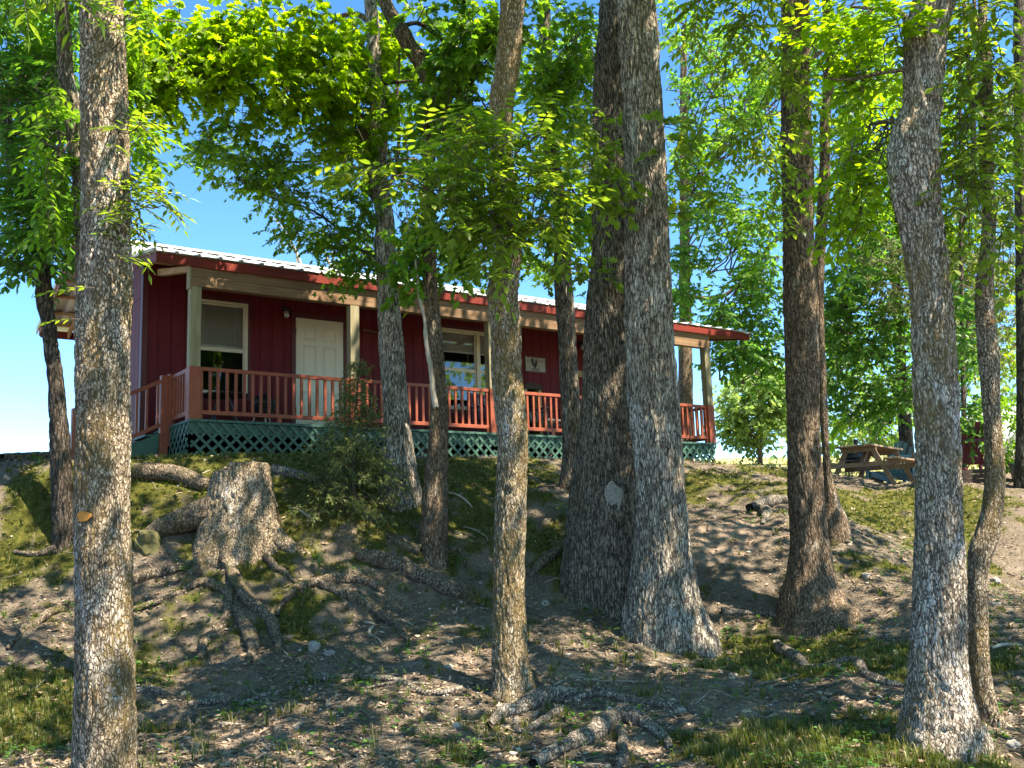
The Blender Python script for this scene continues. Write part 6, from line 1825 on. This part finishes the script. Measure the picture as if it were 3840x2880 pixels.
# grass: tufts of blades
def tufts(n, dmin, dmax, dens, h0, h1, blades, mat, name, label, w=.0035, p=1.0, lay=.5):
    P = scatter(n, dmin, dmax, dens, p=p)
    hs = rng.uniform(h0, h1, n) * np.interp(np.linalg.norm(P - CAM, axis=1), [8, 14], [1, .6 if name != 'field_grass' else 1])
    Q = np.repeat(P, blades, 0); hh = np.repeat(hs, blades) * rng.uniform(.5, 1.2, n * blades)
    a = rng.uniform(0, 2 * math.pi, len(Q)); lean = rng.uniform(.1, 1.0, len(Q)) * lay
    dr = np.column_stack([np.cos(a), np.sin(a), np.zeros(len(Q))])
    Q = Q + dr * (rng.uniform(0, .03, len(Q)))[:, None]
    sd = np.column_stack([-np.sin(a), np.cos(a), np.zeros(len(Q))])
    ww = w * rng.uniform(.6, 1.5, len(Q))[:, None] * (1 + (np.linalg.norm(Q - CAM, axis=1)[:, None] - 7).clip(0, 9) * .08)
    M_ = Q + dr * (hh * lean * .45)[:, None] + np.array([0, 0, 1.0]) * (hh * .62)[:, None]
    E = Q + dr * (hh * lean * 1.25)[:, None] + np.array([0, 0, 1.0]) * (hh * (1 - .35 * lean))[:, None]
    V = np.stack([Q - sd * ww - [0, 0, .01], Q + sd * ww - [0, 0, .01], M_ + sd * ww * .8, M_ - sd * ww * .8, E], 1).reshape(-1, 3)
    F = (np.array([(0, 1, 2), (0, 2, 3), (3, 2, 4)])[None] + (np.arange(len(Q)) * 5)[:, None, None]).reshape(-1, 3)
    o = bulk(name, V, F, mat, kind='stuff'); tag(o, label, 'grass')
def d_gr(x, y): return np.clip((veg(x, y) - .42) * 2.2 + .25 * n2(x, y, 2.0, 61), 0, 1)
tufts(7500, 4.8, 20, d_gr, .03, .11, 10, LF['grass'], 'grass', 'short green grass on the mounds and along the crest')
tufts(6000, 5, 21, d_gr, .012, .035, 10, LF['mossy'], 'moss', 'yellow-green moss tufts on the bank', w=.004, lay=1.3)
tufts(900, 4.8, 14, lambda x, y: np.clip(.5 - veg(x, y), .02, 1), .06, .16, 9, LF['grass'], 'grass', 'thin scattered grass tufts on the bare soil', lay=.9)
tufts(2600, 22, 70, lambda x, y: np.ones_like(x), .06, .16, 9, m_leaf('field_grass', [(.30, .32, .12), (.40, .38, .18), (.24, .28, .10)], .3), 'field_grass', 'sunlit grass of the open field behind', w=.01, p=.8)

# low weeds
P = scatter(1500, 4.8, 15, lambda x, y: np.clip(.25 + .9 * n2(x, y, 1.4, 71) - .3 * np.abs(veg(x, y) - .4), .0, 1))
lv = []
for q in P:
    k = rng.integers(4, 9); s = rng.uniform(.025, .065)
    a = rng.uniform(0, 6.28, k)
    pos = np.repeat(q[None], k, 0) + np.column_stack([np.cos(a) * s * .5, np.sin(a) * s * .5, rng.uniform(.01, .09, k)])
    lv.append((pos, np.column_stack([np.cos(a), np.sin(a), np.full(k, .15)]), np.array([0, 0, 1.0]) + rng.normal(size=(k, 3)) * .3, np.full(k, s) * rng.uniform(.7, 1.2, k)))
Pq, D, N, S = (np.concatenate([l[i] for l in lv]) for i in range(4))
V, F = place_leaves('ellip', Pq, D, N, S)
o = bulk('weeds', V, F, LF['weed'], kind='stuff'); tag(o, 'small broad-leaved weeds among the dry leaves', 'weeds')

# a few plants one can pick out
def plant(px, py, label, n=8, s=.09, h=.12, kind='ellip', mat='weed', spread=.08):
    g_ = G(px, py)
    t = empty('seedling', tuple(g_)); tag(t, label, 'plant')
    me0 = None
    for k in range(n):
        a = 2.4 * k + rng.uniform(-.3, .3); hh = h * (.3 + .7 * k / n)
        p_ = g_ + np.array([math.cos(a) * spread * .3, math.sin(a) * spread * .3, hh])
        D = np.array([[math.cos(a), math.sin(a), .2 - .3 * rng.uniform()]]); N = np.array([[0, 0, 1.0]]) + rng.normal(size=(1, 3)) * .2
        V, F = place_leaves(kind, p_[None], D, N, np.array([s * rng.uniform(.75, 1.1)]))
        bulk('leaf', V, F, LF[mat], t)
        MB().tube([g_, (g_ + p_) / 2 + [0, 0, .01], p_], .0025, 4).build('stem', LF['weed'], t)
plant(875, 1290, 'bright broad-leaved seedling below the mossy log', 8, .10, .13)
plant(405, 1245, 'green seedling cluster on the root left of the stump foot', 9, .09, .15)
plant(395, 1262, 'second leafy seedling just below the first, left of the stump foot', 6, .08, .08)
plant(1215, 1120, 'leafy green plant at the left foot of the broad dark trunk', 12, .12, .25)
plant(990, 1230, 'broad-leaved plant right of the crooked trunk foot', 10, .12, .18)
plant(1925, 1578, 'large-leaved plant at the left foot of the thick pale trunk', 5, .16, .10)
plant(1790, 1560, 'sunlit bushy plant in the grass at lower right', 12, .10, .18)
plant(1580, 1370, 'leafy sprig right of the big trunk foot', 8, .10, .10)
plant(300, 1385, 'low green plants beside the front left trunk', 12, .08, .10)
plant(690, 1220, 'green seedling on the bank below the cedar sapling', 9, .09, .2)
plant(2150, 1575, 'bright green sprouts at the foot of the elbowed trunk', 12, .08, .15, 'slim', 'grass')
plant(340, 1160, 'wispy green weed above the mossy boulder', 14, .08, .22, 'slim')
f = Fol()
